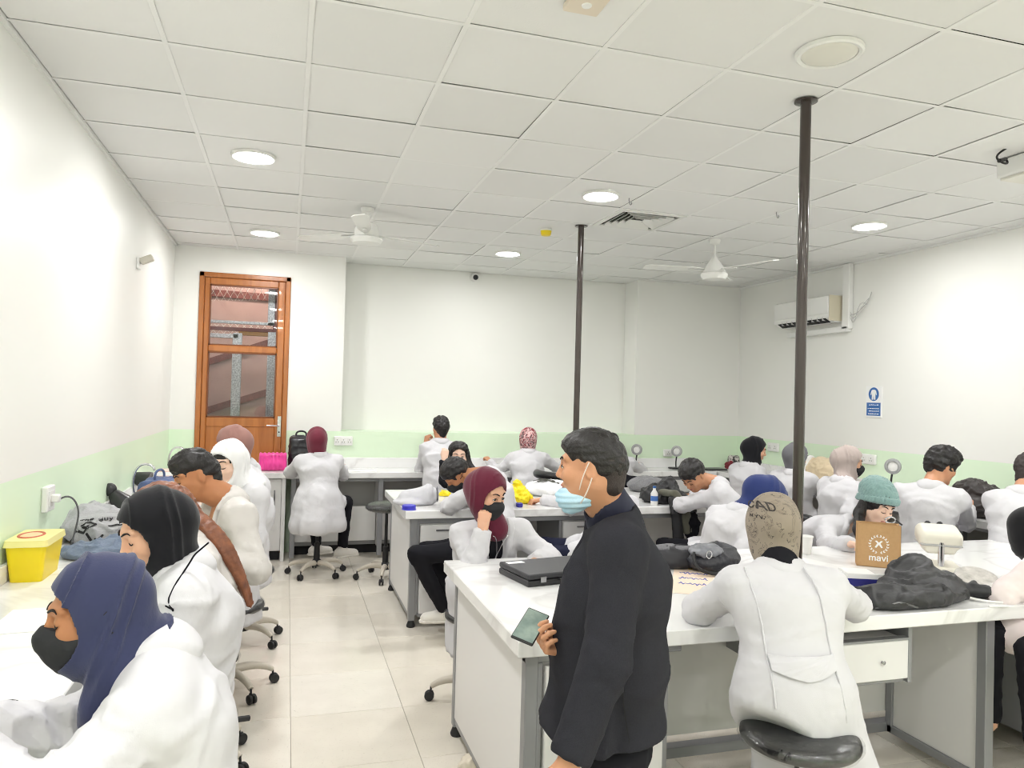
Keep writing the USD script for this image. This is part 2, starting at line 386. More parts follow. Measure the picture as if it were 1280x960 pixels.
for y in ty:
    if y > YF: part(ce, 'grid_runner', box(XL, XR, y - .011, y + .011, ZC - .0006, ZC + .003, .0015), M['runner'], smooth=False)
for nm, b in (('left', box(XL, XL + .02, YF, YB, ZC - .018, ZC + .02)), ('right', box(XR - .02, XR, YF, YB, ZC - .018, ZC + .02))):
    part(ce, 'edge_trim', b, M['runner'], smooth=False)

struct('wall_left', box(XL - .15, XL, YF - .15, YN + .1, -.1, ZC + .1), M['wall'])
struct('wall_right', box(XR, XR + .15, YF - .15, YN + .1, -.1, ZC + .1), M['wall'])
struct('wall_front', box(XL - .1, XR + .1, YF - .15, YF, -.1, ZC + .1), M['wall'])
DX0, DX1, DZ = -.925, -.005, 2.975
NX0, NX1, NZ = .575, 4.14, 1.312
def mbox(*b): x0, x1, y0, y1, z0, z1 = b; return m3.Manifold.cube((x1 - x0, y1 - y0, z1 - z0)).translate((x0, y0, z0))
struct('wall_back', mbox(XL - .05, XR + .05, YB, YN + .12, -.1, ZC + .1) - mbox(DX0, DX1, YB - 1, YN + 1, -.2, DZ) - mbox(NX0, NX1, YB - 1, YN, NZ, ZC + .05), M['wall'])
# corridor beyond the door: tan stone stair wall with sloping red-brown bands, taped aluminium frame, lattice grille, plus an added unseen lamp to brighten it
struct('wall_corridor', cat(box(-2.2, 1.6, 9.75, 9.85, -.1, 3.6), box(-2.2, -2.1, 8.9, 9.85, -.1, 3.6), box(1.5, 1.6, 8.9, 9.85, -.1, 3.6), box(-2.2, 1.6, 8.9, 9.85, 3.5, 3.6), box(-2.2, 1.6, 8.9, 9.85, -.1, 0)), M['tan'])
def band(p0, p1, w):
    a, b = P(*p0, 9.73), P(*p1, 9.73)
    a = a + (a - b) * .5; b = b + (b - a) * .5
    return prism([(a[0], a[2] - w / 2), (b[0], b[2] - w / 2), (b[0], b[2] + w / 2), (a[0], a[2] + w / 2)], 9.715, 9.748)
for k, (p0, p1, w) in enumerate((((265, 366), (335, 372), .085), ((265, 451), (340, 427), .085), ((262, 512), (335, 490), .085))):
    solo('stone_band', band(p0, p1, w), M['redband'], ('highest, level red-brown stone band on the stair wall behind the door glass', 'middle sloping red-brown stone band seen through the door glass', 'lowest sloping red-brown stone band seen through the door glass')[k], 'stone band', smooth=False, group='stone bands on the stair wall')
cl = solo('added_corridor_lamp', box(-1.0, .4, 9.0, 9.25, 3.44, 3.48, .01), M['cor'], 'added unseen strip lamp that brightens the corridor beyond the brown door', 'lamp', smooth=False)  # out of view, added only to brighten the stair wall
gy = 8.72
def gb(p0, p1, y0=gy, y1=gy + .05):
    a, b = P(*p0, y0), P(*p1, y0); return box(min(a[0], b[0]), max(a[0], b[0]), y0, y1, min(a[2], b[2]), max(a[2], b[2]), .004)
fr = thing('window_frame', 'silver taped aluminium window frame standing in the corridor behind the door glass', 'window frame', P(300, 560, gy))
for nm, p0, p1 in (('top_bar', (255, 399), (343, 407)), ('side_bar', (336, 359), (343, 407)), ('lower_top_bar', (261, 416), (298, 423)), ('mullion', (291, 416), (298, 560)), ('side_bar', (335, 415), (342, 560))):
    part(fr, nm, gb(p0, p1), M['foil'], smooth=False)
part(fr, 'ochre_bar', gb((298, 414), (343, 421), gy + .06, gy + .1), M['ochre'], smooth=False)
part(fr, 'maroon_strip', gb((343, 350), (351, 560), gy + .02, gy + .08), M['maroonframe'], smooth=False)
part(fr, 'maroon_strip', gb((255, 407), (343, 416), gy + .06, gy + .09), M['maroonframe'], smooth=False)
gr = thing('lattice_grille', 'thin crossed white lattice grille behind the upper door glass', 'grille', P(300, 420, 8.96))
for row, (ya, yb) in enumerate(((352, 376), (405, 420))):
    for k in range(11):
        x = 258 + k * 8.6
        for s in (-1, 1):
            part(gr, 'rod', tube([P(x - s * 7, yb, 8.96 + .006 * s), P(x + s * 7, ya, 8.96 + .006 * s)], .0025, 5), M['whitep'])

# the brown glazed door, its frame filling the opening
dr = Node('/World/door_1', (0, 0, 0)); used['/World/door_1'] = 1
UsdGeom.Xform.Define(stage, dr.path); meta(dr.prim, 'tall varnished brown wooden door with glazed panes above a solid panel', None, None, 'structure')
y0, y1 = YB - .012, YB + .07
zt, ztr, zg = P(305, 437, YB)[2], P(305, 437, YB)[2], P(300, 522, YB)[2]
xl, xr = DX0 + .105, DX1 - .125
ztop = DZ - .125
part(dr, 'door_jamb', cat(box(DX0, DX0 + .05, y0 - .01, y1, 0, DZ, .006), box(DX1 - .05, DX1, y0 - .01, y1, 0, DZ, .006), box(DX0, DX1, y0 - .01, y1, DZ - .05, DZ, .006)), M['wood'], smooth=False)
part(dr, 'stile', box(DX0 + .052, xl, y0, y1 - .02, .01, DZ - .052, .008), M['wood'], smooth=False)
part(dr, 'stile', box(xr, DX1 - .052, y0, y1 - .02, .01, DZ - .052, .008), M['wood'], smooth=False)
part(dr, 'top_rail', box(xl, xr, y0, y1 - .02, ztop, DZ - .052, .008), M['wood'], smooth=False)
part(dr, 'transom_bar', box(xl, xr, y0 - .006, y1 - .02, ztr - .035, ztr + .035, .01), M['wood'], smooth=False)
part(dr, 'lower_panel', box(xl, xr, y0 + .008, y1 - .03, .01, zg - .05, .006), M['wood'], smooth=False)
part(dr, 'middle_rail', box(xl, xr, y0, y1 - .02, zg - .1, zg, .008), M['wood'], smooth=False)
part(dr, 'pane', box(xl - .005, xr + .005, YB + .02, YB + .024, ztr, ztop + .005), M['glass'], smooth=False)
part(dr, 'pane', box(xl - .005, xr + .005, YB + .02, YB + .024, zg - .005, ztr), M['glass'], smooth=False)
part(dr, 'glazing_bead', cat(*[box(a, b, y0 + .004, y0 + .03, c, d) for z0, z1 in ((zg, ztr - .035), (ztr + .035, ztop)) for a, b, c, d in ((xl, xl + .014, z0, z1), (xr - .014, xr, z0, z1), (xl, xr, z0, z0 + .014), (xl, xr, z1 - .014, z1))]), M['wood2'], smooth=False)
hp = P(349, 532, y0)
ha = part(dr, 'door_handle', cat(box(hp[0] - .02, hp[0] + .02, y0 - .008, y0, hp[2] - .12, hp[2] + .1, .004), tube([(hp[0], y0, hp[2]), (hp[0], y0 - .05, hp[2]), (hp[0] - .02, y0 - .055, hp[2]), (hp[0] - .13, y0 - .055, hp[2])], .009, 8)), M['chrome'])
part(dr, 'keyhole', xform(lathe([(.008, 0), (.008, .004)], 12), rotx(90), (hp[0], y0 - .006, hp[2] - .07)), M['blackm'])

# ================================================================ ceiling fixtures
def downlight(x, y, lit, label):
    t = thing('ceiling_downlight', label, 'ceiling light', (x, y, ZC - .012), 'round ceiling downlights')
    part(t, 'trim_ring', lathe([(.112, .004), (.114, -.004), (.128, -.008), (.136, -.002), (.138, .012), (.112, .014)], 40, (x, y, ZC - .012 + .002), True), M['whitepaint'])
    part(t, 'diffuser', lathe([(.0005, -.011), (.06, -.0105), (.09, -.008), (.108, -.003), (.112, .001), (.112, .008)], 40, (x, y, ZC - .012 + .002)), M['emit'] if lit else M['unlit'])
for x, y, lit, lb in ((-.256, 5.01, 1, 'lit round downlight nearest the left wall, over the left counter'), (-.256, 7.41, 1, 'lit round downlight in the ceiling in front of the brown door'), (2.144, 5.01, 1, 'lit round downlight beside the square ceiling vent'),
                     (2.144, 7.41, 1, 'lit round downlight near the dome camera and the back niche'), (4.544, 5.01, 1, 'lit round downlight nearest the right wall'), (2.144, 2.61, 0, 'unlit cream round downlight beside the top of the near brown pole'),
                     (4.544, 7.41, 0, 'unlit round downlight behind the right ceiling fan'), (-.256, 2.61, 1, 'lit round downlight above the front left students, outside the frame'), (4.544, 2.61, 1, 'lit round downlight above the right counter, outside the frame'),
                     (-.256, .21, 1, 'lit round downlight behind the camera on the left'), (2.144, .21, 1, 'lit round downlight behind the camera in the middle'), (4.544, .21, 1, 'lit round downlight behind the camera on the right'),
                     (-.256, -1.59, 1, 'lit round downlight at the far front left of the room'), (2.144, -1.59, 1, 'lit round downlight at the far front middle of the room'), (4.544, -1.59, 1, 'lit round downlight at the far front right of the room')):
    downlight(x, y, lit, lb)
def fan(x, y, zdrop, cone_, label, a0):
    t = thing('ceiling_fan', label, 'ceiling fan', (x, y, ZC - zdrop), 'white ceiling fans')
    z = ZC
    part(t, 'canopy', lathe([(.012, z - .05), (.045, z - .035), (.055, z - .004), (.055, z)], 24, (x, y, 0)), M['whitepaint'])
    part(t, 'down_rod', tube([(x, y, z - .03), (x, y, z - zdrop + .12)], .011, 10), M['whitepaint'])
    zb = z - zdrop
    if cone_:
        part(t, 'motor_cover', lathe([(.105, zb + .0), (.1, zb + .02), (.05, zb + .1), (.02, zb + .145), (.012, zb + .15)], 28, (x, y, 0)), M['whitepaint'])
        part(t, 'motor', lathe([(.05, zb - .075), (.1, zb - .065), (.122, zb - .035), (.122, zb - .015), (.105, zb)], 28, (x, y, 0)), M['whitepaint'])
    else:
        part(t, 'motor_cover', lathe([(.1, zb + .0), (.098, zb + .05), (.085, zb + .1), (.03, zb + .125), (.012, zb + .13)], 28, (x, y, 0)), M['whitepaint'])
        part(t, 'motor', lathe([(.06, zb - .06), (.11, zb - .052), (.13, zb - .025), (.128, zb - .01), (.1, zb)], 28, (x, y, 0)), M['whitepaint'])
    for k in range(3):
        R = rotz(a0 + 120 * k)
        pl = Polygon([(.1, -.025), (.2, -.05), (.62, -.065), (.66, -.04), (.66, .04), (.62, .065), (.2, .05), (.1, .025)])
        b = vf(trimesh.creation.extrude_polygon(pl, .006, engine='earcut')); b = xform(b, rotx(9))
        bl = part(t, 'blade', xform(b, R, (x, y, zb + .022)), M['whitepaint'], smooth=False)
        part(bl, 'blade_iron', xform(cat(box(.07, .24, -.018, .018, -.006, 0, .002)), R, (x, y, zb + .02)), M['whitepaint'], smooth=False)
fan(.57, 6.09, .235, False, 'white ceiling fan left of the room with a short drum motor', 20)
fan(3.72, 6.01, .30, True, 'white ceiling fan on the right with a conical motor cover', 48)
vx, vy = VENT
vt = thing('ceiling_vent', 'square white louvred air vent set in the ceiling grid', 'air vent', (vx, vy, ZC - .02))
for k in range(4):
    R = rotz(90 * k)
    part(vt, 'vent_frame', xform(prism([(-.29, .29), (-.25, .25), (.25, .25), (.29, .29)], -.008, .006, 'xy'), R, (vx, vy, ZC)), M['whitepaint'], smooth=False)
    for i, r in enumerate((.215, .17, .125, .08)):
        part(vt, 'louvre', xform(cat(xform(box(-r + .012, r - .012, -.022, .022, -.0015, .0015), rotx(-42), (0, r, -.002))), R, (vx, vy, ZC + .005)), M['whitepaint'], smooth=False)
part(vt, 'backing', box(vx - .27, vx + .27, vy - .27, vy + .27, ZC + .02, ZC + .026), M['dark'], smooth=False)
sd = thing('smoke_detector', 'small yellow capped smoke detector on the ceiling', 'smoke detector', (2.15, 6.23, ZC - .06))
part(sd, 'detector_base', lathe([(.05, -.014), (.052, 0)], 24, (2.15, 6.23, ZC)), M['whitep'])
part(sd, 'dust_cap', lathe([(.036, -.055), (.043, -.05), (.05, -.012), (.05, -.01)], 24, (2.15, 6.23, ZC)), M['yellow'])
tb = thing('ceiling_sensor', 'small square beige sensor box at the top edge of the ceiling', 'sensor', (1.02, 2.6, ZC - .03))
part(tb, 'sensor_body', rbox(.95, 1.09, 2.49, 2.63, ZC - .028, ZC, .006), mat('beige_plastic', (226, 214, 196), .5))
part(tb, 'sensor_lens', lathe([(.0005, -.006), (.018, -.004), (.02, 0)], 16, (1.02, 2.56, ZC - .028)), M['whitep'])
for x, y, lb in ((2.38, 5.02, 'tiny dark hook hanging from the ceiling left of the vent'), (3.6, 4.94, 'tiny dark hook hanging from the ceiling right of the near pole')):
    solo('ceiling_hook', tube([(x, y, ZC), (x, y, ZC - .03), (x + .012, y, ZC - .045), (x + .018, y, ZC - .035), (x + .012, y, ZC - .025)], .0035, 6, smooth=16), M['nickel'], lb, 'hook', group='ceiling hooks')
c = P(594, 346, YN - .06)
dc = thing('dome_camera', 'small white dome camera with a black lens high in the back niche', 'camera', (c[0], YN, c[2] - .05))
part(dc, 'mount', xform(lathe([(.05, 0), (.05, .03)], 20), rotx(90), (c[0], YN, c[2])), M['whitep'])
part(dc, 'housing', xform(lathe([(.02, 0), (.045, .01), (.05, .03), (.048, .05)], 20), rotx(-90), (c[0], YN - .08, c[2])), M['whitep'])
part(dc, 'lens', xform(trimesh.creation.icosphere(2, .032), t=(c[0], YN - .085, c[2] - .01)), M['blackp'])
# projector hanging at the right edge
pc = P(1255, 208, 3.35)
pj_ = thing('projector', 'white ceiling projector with a grilled side at the right edge of the picture', 'projector', (pc[0] + .2, 3.3, pc[2] - .06))
part(pj_, 'projector_body', rbox(pc[0] + .02, pc[0] + .42, 3.12, 3.42, pc[2] - .055, pc[2] + .055, .014), M['whitep'])
part(pj_, 'mount_pole', tube([(pc[0] + .2, 3.3, pc[2] + .05), (pc[0] + .2, 3.3, ZC)], .02, 12), M['whitep'])
for k in range(8): part(pj_, 'grille_slat', box(pc[0] + .06 + k * .022, pc[0] + .068 + k * .022, 3.114, 3.124, pc[2] - .035, pc[2] + .04), M['lamgrey'], smooth=False)
part(pj_, 'base_plate', box(pc[0] + .03, pc[0] + .4, 3.13, 3.4, pc[2] - .07, pc[2] - .055, .003), M['unlit'], smooth=False)
q = [P(1300, 158, 3.2), P(1280, 173, 3.22), P(1262, 183, 3.25), P(1251, 190, 3.27), P(1246, 196, 3.28), P(1249, 201, 3.28), P(1257, 199, 3.3)]
solo('projector_cable', cat(tube(q, .006, 8, smooth=40), tube([q[-2], q[-1]], .012, 8)), M['blackp'], 'black cable curling from the ceiling into the projector', 'cable')

# ================================================================ poles, wall fittings
for x, y, lb in ((2.38, 5.97, 'farther dark brown round pole rising from the middle bench to the ceiling'), (2.39, 3.07, 'nearer dark brown round pole rising from the front bench to the ceiling')):
    t = thing('support_pole', lb, 'pole', (x, y, .88), 'brown poles on the benches')
    part(t, 'shaft', lathe([(.026, .885), (.026, ZC - .01)], 24, (x, y, 0)), M['pole'])
    part(t, 'ceiling_flange', lathe([(.03, ZC - .012), (.055, ZC - .008), (.055, ZC - .0008)], 24, (x, y, 0)), M['pole'])
    part(t, 'base_flange', lathe([(.06, .8805), (.06, .888), (.03, .895)], 24, (x, y, 0)), M['pole'])
def rack(px, py, x=XR): return PX(px, py, x)
ac = thing('air_conditioner', 'white split air conditioner on the right wall behind the near pole', 'air conditioner', (5.52, 7.0, 2.62))
prof = [(XR - .001, 2.63), (XR - .12, 2.63), (XR - .19, 2.67), (XR - .2, 2.7), (XR - .195, 2.9), (XR - .17, 2.915), (XR - .001, 2.915)]
ya, yb = 6.53, 7.45
v, f = prism(prof, ya, yb, 'xz'); part(ac, 'housing', (v, f), M['whitep'], smooth=False)
part(ac, 'front_panel', box(XR - .208, XR - .195, ya + .01, yb - .01, 2.715, 2.9, .004), M['whitep'], smooth=False)
part(ac, 'air_slot', prism([(XR - .125, 2.626), (XR - .188, 2.665), (XR - .193, 2.69), (XR - .12, 2.655)], ya + .06, yb - .06, 'xz'), M['blackm'], smooth=False)
for k in range(9): part(ac, 'louvre', box(XR - .196, XR - .13, ya + .1 + k * .085, ya + .104 + k * .085, 2.645, 2.685), M['lamgrey'], smooth=False)
part(ac, 'end_cap', box(XR - .2, XR - .003, ya - .008, ya + .001, 2.64, 2.91, .003), mat('cream_plastic', (206, 198, 176), .4), smooth=False)
dt = thing('cable_trunking', 'white pipe trunking running under the air conditioner and up to the ceiling', 'trunking', (5.6, 6.5, 2.5))
part(dt, 'trunk', box(XR - .061, XR - .001, 6.42, 7.4, 2.52, 2.58, .006), M['whitep'], smooth=False)
part(dt, 'riser', box(XR - .061, XR - .001, 6.4, 6.5, 2.55, ZC - .003, .006), M['whitep'], smooth=False)
w0 = P(1058, 388, 6.2)
solo('loose_wires', cat(*[tube([(XR - .03, 6.4, 2.72 - .03 * k), (XR - .07, 6.3, 2.69 - .03 * k), (XR - .05, 6.2, 2.76 + .02 * k), (XR - .03, 6.12 + .03 * k, 2.9 - .06 * k)], .0035, 6, smooth=20) for k in range(3)]), M['lamgrey'], 'thin loose grey wires sticking out beside the air conditioner', 'wires')
# safety sign
sx = XR - .006; s0, s1 = 5.99, 6.18; z0, z1 = 1.65, 1.94
sg = thing('safety_sign', 'blue and white mandatory overall sign on the right wall', 'sign', (sx, 6.08, z0))
part(sg, 'sign_board', box(sx - .004, XR, s0 - .01, s1 + .01, z0 - .012, z1 + .012, .001), M['white'], smooth=False)
def onright(shape_v, f): return np.stack([np.full(len(shape_v), 0.) + sx - .004 - shape_v[:, 2], (s0 + s1) / 2 - shape_v[:, 0], shape_v[:, 1]], 1), f
def ext(poly, d): return vf(trimesh.creation.extrude_polygon(poly, d, engine='earcut'))
part(sg, 'blue_disc', onright(*ext(Point(0, 1.87).buffer(.068, 24), .001)), M['blue'], smooth=False)
suit = Polygon([(-.012, 1.915), (.012, 1.915), (.03, 1.905), (.042, 1.865), (.032, 1.86), (.022, 1.885), (.024, 1.815), (.006, 1.815), (0, 1.86), (-.006, 1.815), (-.024, 1.815), (-.022, 1.885), (-.032, 1.86), (-.042, 1.865), (-.03, 1.905)])
part(sg, 'overall_symbol', onright(*ext(suit, .002)), M['white'], smooth=False)
part(sg, 'blue_panel', onright(*ext(Polygon([(-.092, 1.655), (.092, 1.655), (.092, 1.785), (-.092, 1.785)]), .001)), M['blue'], smooth=False)
for k, (z, w) in enumerate(((1.762, .06), (1.726, .075), (1.7, .06), (1.672, .07))):
    rr = np.random.default_rng(k); x = -w; out = []
    while x < w:
        l = .012 + .014 * rr.random(); out.append(ext(Polygon([(x, z - .004), (x + l, z - .004 + .004 * rr.random()), (x + l, z + .004), (x + l * .7, z + .002 + .007 * rr.random()), (x, z + .003)]), .002)); x += l + .006
    part(sg, 'text_line', onright(*cat(*out)), M['white'], smooth=False)
# small bracket on the left wall
c = PX(172, 327, XL)
br = thing('wall_bracket', 'small beige sensor bracket high on the left wall', 'bracket', (XL, c[1], c[2] - .04))
part(br, 'wall_plate', box(XL, XL + .02, c[1] - .05, c[1] + .05, c[2] - .06, c[2] + .03, .004), M['whitep'], smooth=False)
part(br, 'sensor_arm', xform(rbox(0, .1, -.035, .035, -.025, .025, .01), roty(-25) , (XL + .02, c[1], c[2])), mat('beige_sensor', (205, 200, 186), .5))
def outlet(name, label, c, nrm, w, h, n):
    """Wall socket plate; nrm: 'x+', 'x-', 'y-'."""
    t = thing(name, label, 'socket', c, 'white wall sockets')
    def m(b): # local x along wall, y outward
        v, f = b
        if nrm == 'y-': return np.stack([v[:, 0] + c[0], c[1] - v[:, 1], v[:, 2] + c[2]], 1), f[:, ::-1]
        if nrm == 'x+': return np.stack([c[0] + v[:, 1], c[1] + v[:, 0], v[:, 2] + c[2]], 1), f[:, ::-1]
        return np.stack([c[0] - v[:, 1], c[1] + v[:, 0], v[:, 2] + c[2]], 1), f
    part(t, 'plate', m(box(-w / 2, w / 2, 0, .03, -h / 2, h / 2, .006)), M['whitep'], smooth=False)
    for k in range(n):
        x = (k - (n - 1) / 2) * w / n
        s = part(t, 'socket_face', m(box(x - w / n * .36, x + w / n * .36, .03, .033, -h * .3, h * .3, .002)), M['whitepaint'], smooth=False)
        part(s, 'pin_hole', m(cat(*[box(x + a - .004, x + a + .004, .0332, .0336, b - .004, b + .004) for a, b in ((-.012, -.012), (.012, -.012), (0, .012))])), M['rubber'], smooth=False)
    return t
c = P(429, 551, YB); outlet('wall_socket', 'white triple socket on the back wall right of the maroon-hijab student', c, 'y-', .2, .1, 3)
c = P(834, 566, YB); outlet('wall_socket', 'white socket on the back wall between the two magnifier lamps', c, 'y-', .12, .09, 1)
c = PX(968, 559, XR); outlet('wall_socket', 'white socket on the right wall beside the black hijab', c, 'x-', .2, .1, 2)
c = PX(1087, 574, XR); outlet('wall_socket', 'white socket on the right wall beside the round mirror lamp', c, 'x-', .2, .1, 2)
c = PX(56, 623, XL); so = outlet('wall_socket', 'white socket on the left wall with a grey plug and cable', c, 'x+', .13, .13, 1)
part(so, 'plug', box(c[0] + .03, c[0] + .07, c[1] - .02, c[1] + .02, c[2] - .02, c[2] + .02, .006), M['whitep'])
solo('power_cable', tube([c + [.06, .02, -.01], c + [.11, .03, 0], c + [.14, .04, -.05], c + [.14, .03, -.15], c + [.12, .02, -.29], c + [.16, .15, -.296]], .005, 6, smooth=40), mat('grey_cable', (90, 90, 92), .5), 'thin grey cable hanging from the left wall socket to the counter', 'cable')

# ================================================================ benches and counters
def bench(label, x0, x1, y0, y1, zt, units, rail=None):
    t = thing('lab_bench', label, 'lab bench', ((x0 + x1) / 2, (y0 + y1) / 2, 0))
    part(t, 'worktop', box(x0, x1, y0, y1, zt - .06, zt, .004), M['marble'], smooth=False)
    zb = zt - .06; s = .05; ym = (y0 + y1) / 2
    ax0, ax1, ay0, ay1 = x0 + .05, x1 - .05, y0 + .06, y1 - .06
    for X in (ax0, ax1 - s):
        for Y in (ay0, ay1 - s):
            part(t, 'post', box(X, X + s, Y, Y + s, .05, zb, .004), M['steel'], smooth=False)
            part(t, 'foot', lathe([(.03, 0), (.034, .012), (.02, .05), (.02, .06)], 14, (X + s / 2, Y + s / 2, 0)), M['rubber'])
    for Y in (ay0, ay1 - s): part(t, 'top_rail', box(ax0, rail or ax1, Y + .005, Y + s - .005, zb - .045, zb, .003), M['steel'], smooth=False)
    for X in (ax0, ax1 - s):
        part(t, 'end_panel', box(X + .004 if X == ax0 else X + .03, X + .02 if X == ax0 else X + s - .004, ay0 + s, ay1 - s, .1, zb, .002), M['lam'], smooth=False)
        part(t, 'end_rail', box(X + .005, X + s - .005, ay0 + s, ay1 - s, .07, .11, .003), M['steel'], smooth=False)
    part(t, 'back_panel', box(ax0 + s, ax1 - s, ym - .01, ym + .01, .16, zb, .002), M['lam'], smooth=False)
    part(t, 'bottom_rail', box(ax0 + s, ax1 - s, ym - .03, ym + .03, .06, .11, .003), M['steel'], smooth=False)
    for u in units:
        kind, a, b, side = u
        Y0, Y1 = (ay0 + .005, ym - .012) if side < 0 else (ym + .012, ay1 - .005)
        yf = Y0 if side < 0 else Y1; o = -1 if side < 0 else 1
        if kind == 'cab':
            part(t, 'cabinet_body', box(a, b, Y0 + .02, Y1 - .02, .1, zb - .046, .002), M['lam'], smooth=False)
            part(t, 'cabinet_frame', cat(box(a - .025, a - .001, Y0, Y1, .09, zb - .046, .002), box(b + .001, b + .025, Y0, Y1, .09, zb - .046, .002), box(a, b, Y0, Y1, .075, .099, .002)), M['steel'], smooth=False)
            d = part(t, 'drawer', box(a + .004, b - .004, yf - .02 * (o < 0), yf + .02 * (o > 0), zb - .22, zb - .055, .003), M['lam'], smooth=False)
            part(d, 'handle', box(a + .12, b - .12, yf + o * .02, yf + o * .034, zb - .1, zb - .088, .003), M['nickel'], smooth=False)
            d = part(t, 'cabinet_door', box(a + .004, b - .004, yf - .02 * (o < 0), yf + .02 * (o > 0), .104, zb - .226, .003), M['lam'], smooth=False)
            part(d, 'handle', box(b - .07, b - .058, yf + o * .02, yf + o * .036, zb - .42, zb - .28, .003), M['nickel'], smooth=False)
        elif kind == 'drawer':
            part(t, 'drawer_frame', cat(box(b + .001, b + .022, Y0, Y1, zb - .26, zb, .002), box(a - .022, a - .001, Y0, Y1, zb - .26, zb, .002), box(a, b, Y0 + .02, Y1, zb - .262, zb - .245, .002)), M['steel'], smooth=False)
            d = part(t, 'drawer', box(a, b, Y0 - .002, Y1 - .1, zb - .24, zb - .075, .003), M['lam'], smooth=False)
            part(d, 'knob', xform(lathe([(.006, 0), (.006, .008), (.009, .012), (.001, .016)], 12), rotx(90), (b - .14, Y0 - .002, zb - .16)), M['nickel'])
            part(d, 'finger_rail', box(a + .02, b, Y0 - .006, Y0 + .03, zb - .072, zb - .064), M['steel'], smooth=False)
        elif kind == 'side':
            part(t, 'side_panel', box(a, b, Y0 + .05, Y1, .1, zb, .002), M['lam'], smooth=False)
            part(t, 'panel_frame', cat(box(a - .012, b + .012, Y0, Y0 + .05, .06, zb, .003), box(a - .012, b + .03, Y1 - .045, Y1 - .002, .06, zb, .003), box(a - .012, b + .012, Y0, Y1, .06, .1, .003)), M['steel'], smooth=False)
    return t
bench('front lab bench with white marble top in front of the man in the dark suit', .81, 5.0, 2.53, 3.85, .88, [('cab', .93, 1.42, -1), ('drawer', 2.1, 2.6, -1), ('side', 3.05, 3.075, -1), ('cab', 3.7, 4.3, -1), ('cab', 3.75, 4.3, 1)], 1.5)
bench('middle lab bench with white marble top where the far brown pole stands', .86, 3.55, 5.5, 6.74, .88, [('cab', .98, 1.62, -1), ('cab', 2.12, 2.62, -1), ('cab', .98, 1.62, 1)])
def counter(label, top, ups, boxes):
    t = thing('wall_counter', label, 'counter', ((top[0] + top[1]) / 2, (top[2] + top[3]) / 2, 0))
    part(t, 'worktop', box(*top, .004), M['marble'], smooth=False)
    for u in ups: part(t, 'upstand', box(*u, .003), M['marble'], smooth=False)
    for nm, b, m_ in boxes: part(t, nm, box(*b, .002), M[m_], smooth=False)
    return t
ZT = .91
bx = [('back_panel', (.06, 5.0, YB - .03, YB - .012, .1, ZT - .06), 'lamgrey'), ('bottom_rail', (.06, 5.0, YB - .2, YB - .17, .1, .15), 'steel')]
for x in (.06, .95, 2.05, 3.15, 4.1, 4.9): bx += [('post', (x, x + .05, 7.97, 8.02, .03, ZT - .06), 'steel'), ('side_panel', (x + .01, x + .03, 8.02, YB - .03, .1, ZT - .06), 'lam')]
for x in (.11, 1.0, 2.1, 3.2, 4.15): bx += [('low_panel', (x, x + .84 if x < 4 else 4.9, YB - .25, YB - .235, .15, .52), 'lam'), ('top_rail', (x, x + .84 if x < 4 else 4.9, 7.98, 8.01, ZT - .1, ZT - .061), 'steel')]
bx += [('drawer', (4.16, 4.72, 7.97, 8.3, ZT - .25, ZT - .105), 'lam'), ('plinth', (.06, 5.0, YB - .15, YB - .05, 0, .1), 'blackm')]
counter('long white marble counter along the back wall under the niche', (.01, 5.0, 7.92, YB - .001, ZT - .06, ZT), [(.01, 5.0, YB - .025, YB - .001, ZT, ZT + .115)], bx)
cc = thing('cabinet', 'white end cabinet with a long handle in front of the brown door', 'cabinet', (-.12, 8.15, 0))
part(cc, 'worktop', box(-1.165, .009, 7.95, YB - .03, ZT - .06, ZT, .004), M['marble'], smooth=False)
part(cc, 'cabinet_body', box(-.56, -.03, 8.02, YB - .03, .1, ZT - .061, .002), M['lam'], smooth=False)
part(cc, 'side_panel', box(-.03, .008, 7.97, YB - .03, 0, ZT - .061, .002), M['lam'], smooth=False)
part(cc, 'plinth', box(-.56, -.04, 8.07, YB - .05, 0, .1), M['blackm'], smooth=False)
d = part(cc, 'cabinet_door', box(-.5, -.035, 8.0, 8.019, .11, ZT - .07, .003), M['lam'], smooth=False)
hx = -.1; part(d, 'handle', cat(tube([(hx, 8.0, .72), (hx, 7.975, .71), (hx, 7.97, .6), (hx, 7.975, .47), (hx, 8.0, .46)], .007, 8, smooth=24)), M['nickel'])
bx = [('front_panel', (XL + .03, -.75, 1.0, 7.94, .1, ZT - .061), 'lamgrey'), ('bottom_rail', (-.66, -.62, 1.0, 7.9, .08, .12), 'steel'), ('top_rail', (-.66, -.62, 1.0, 7.9, .78, .82), 'steel')]
for y in (1.0, 2.1, 3.2, 4.3, 5.4, 6.5, 7.6): bx.append(('post', (-.67, -.62, y, y + .05, 0, .82), 'steel'))
counter('long white marble counter along the left wall', (XL + .001, -.575, .6, 7.945, .82, .88), [(XL + .001, XL + .022, .6, 7.945, .88, .96)], bx)
bx = [('back_panel', (5.55, XR - .03, 1.0, 7.9, .1, ZT - .061), 'lamgrey'), ('bottom_rail', (5.13, 5.16, 1.0, 7.9, .08, .12), 'steel'), ('top_rail', (5.13, 5.16, 1.0, 7.9, ZT - .1, ZT - .061), 'steel')]
for y in (1.0, 2.2, 3.4, 4.6, 5.8, 7.0, 7.85): bx.append(('post', (5.12, 5.17, y, y + .05, 0, ZT - .061), 'steel'))
for y in (2.25, 4.65, 7.05): bx += [('cabinet_door', (5.12, 5.14, y + .02, y + .6, .12, ZT - .27), 'lamgrey'), ('drawer', (5.12, 5.5, y + .02, y + .6, ZT - .26, ZT - .105), 'lamgrey')]
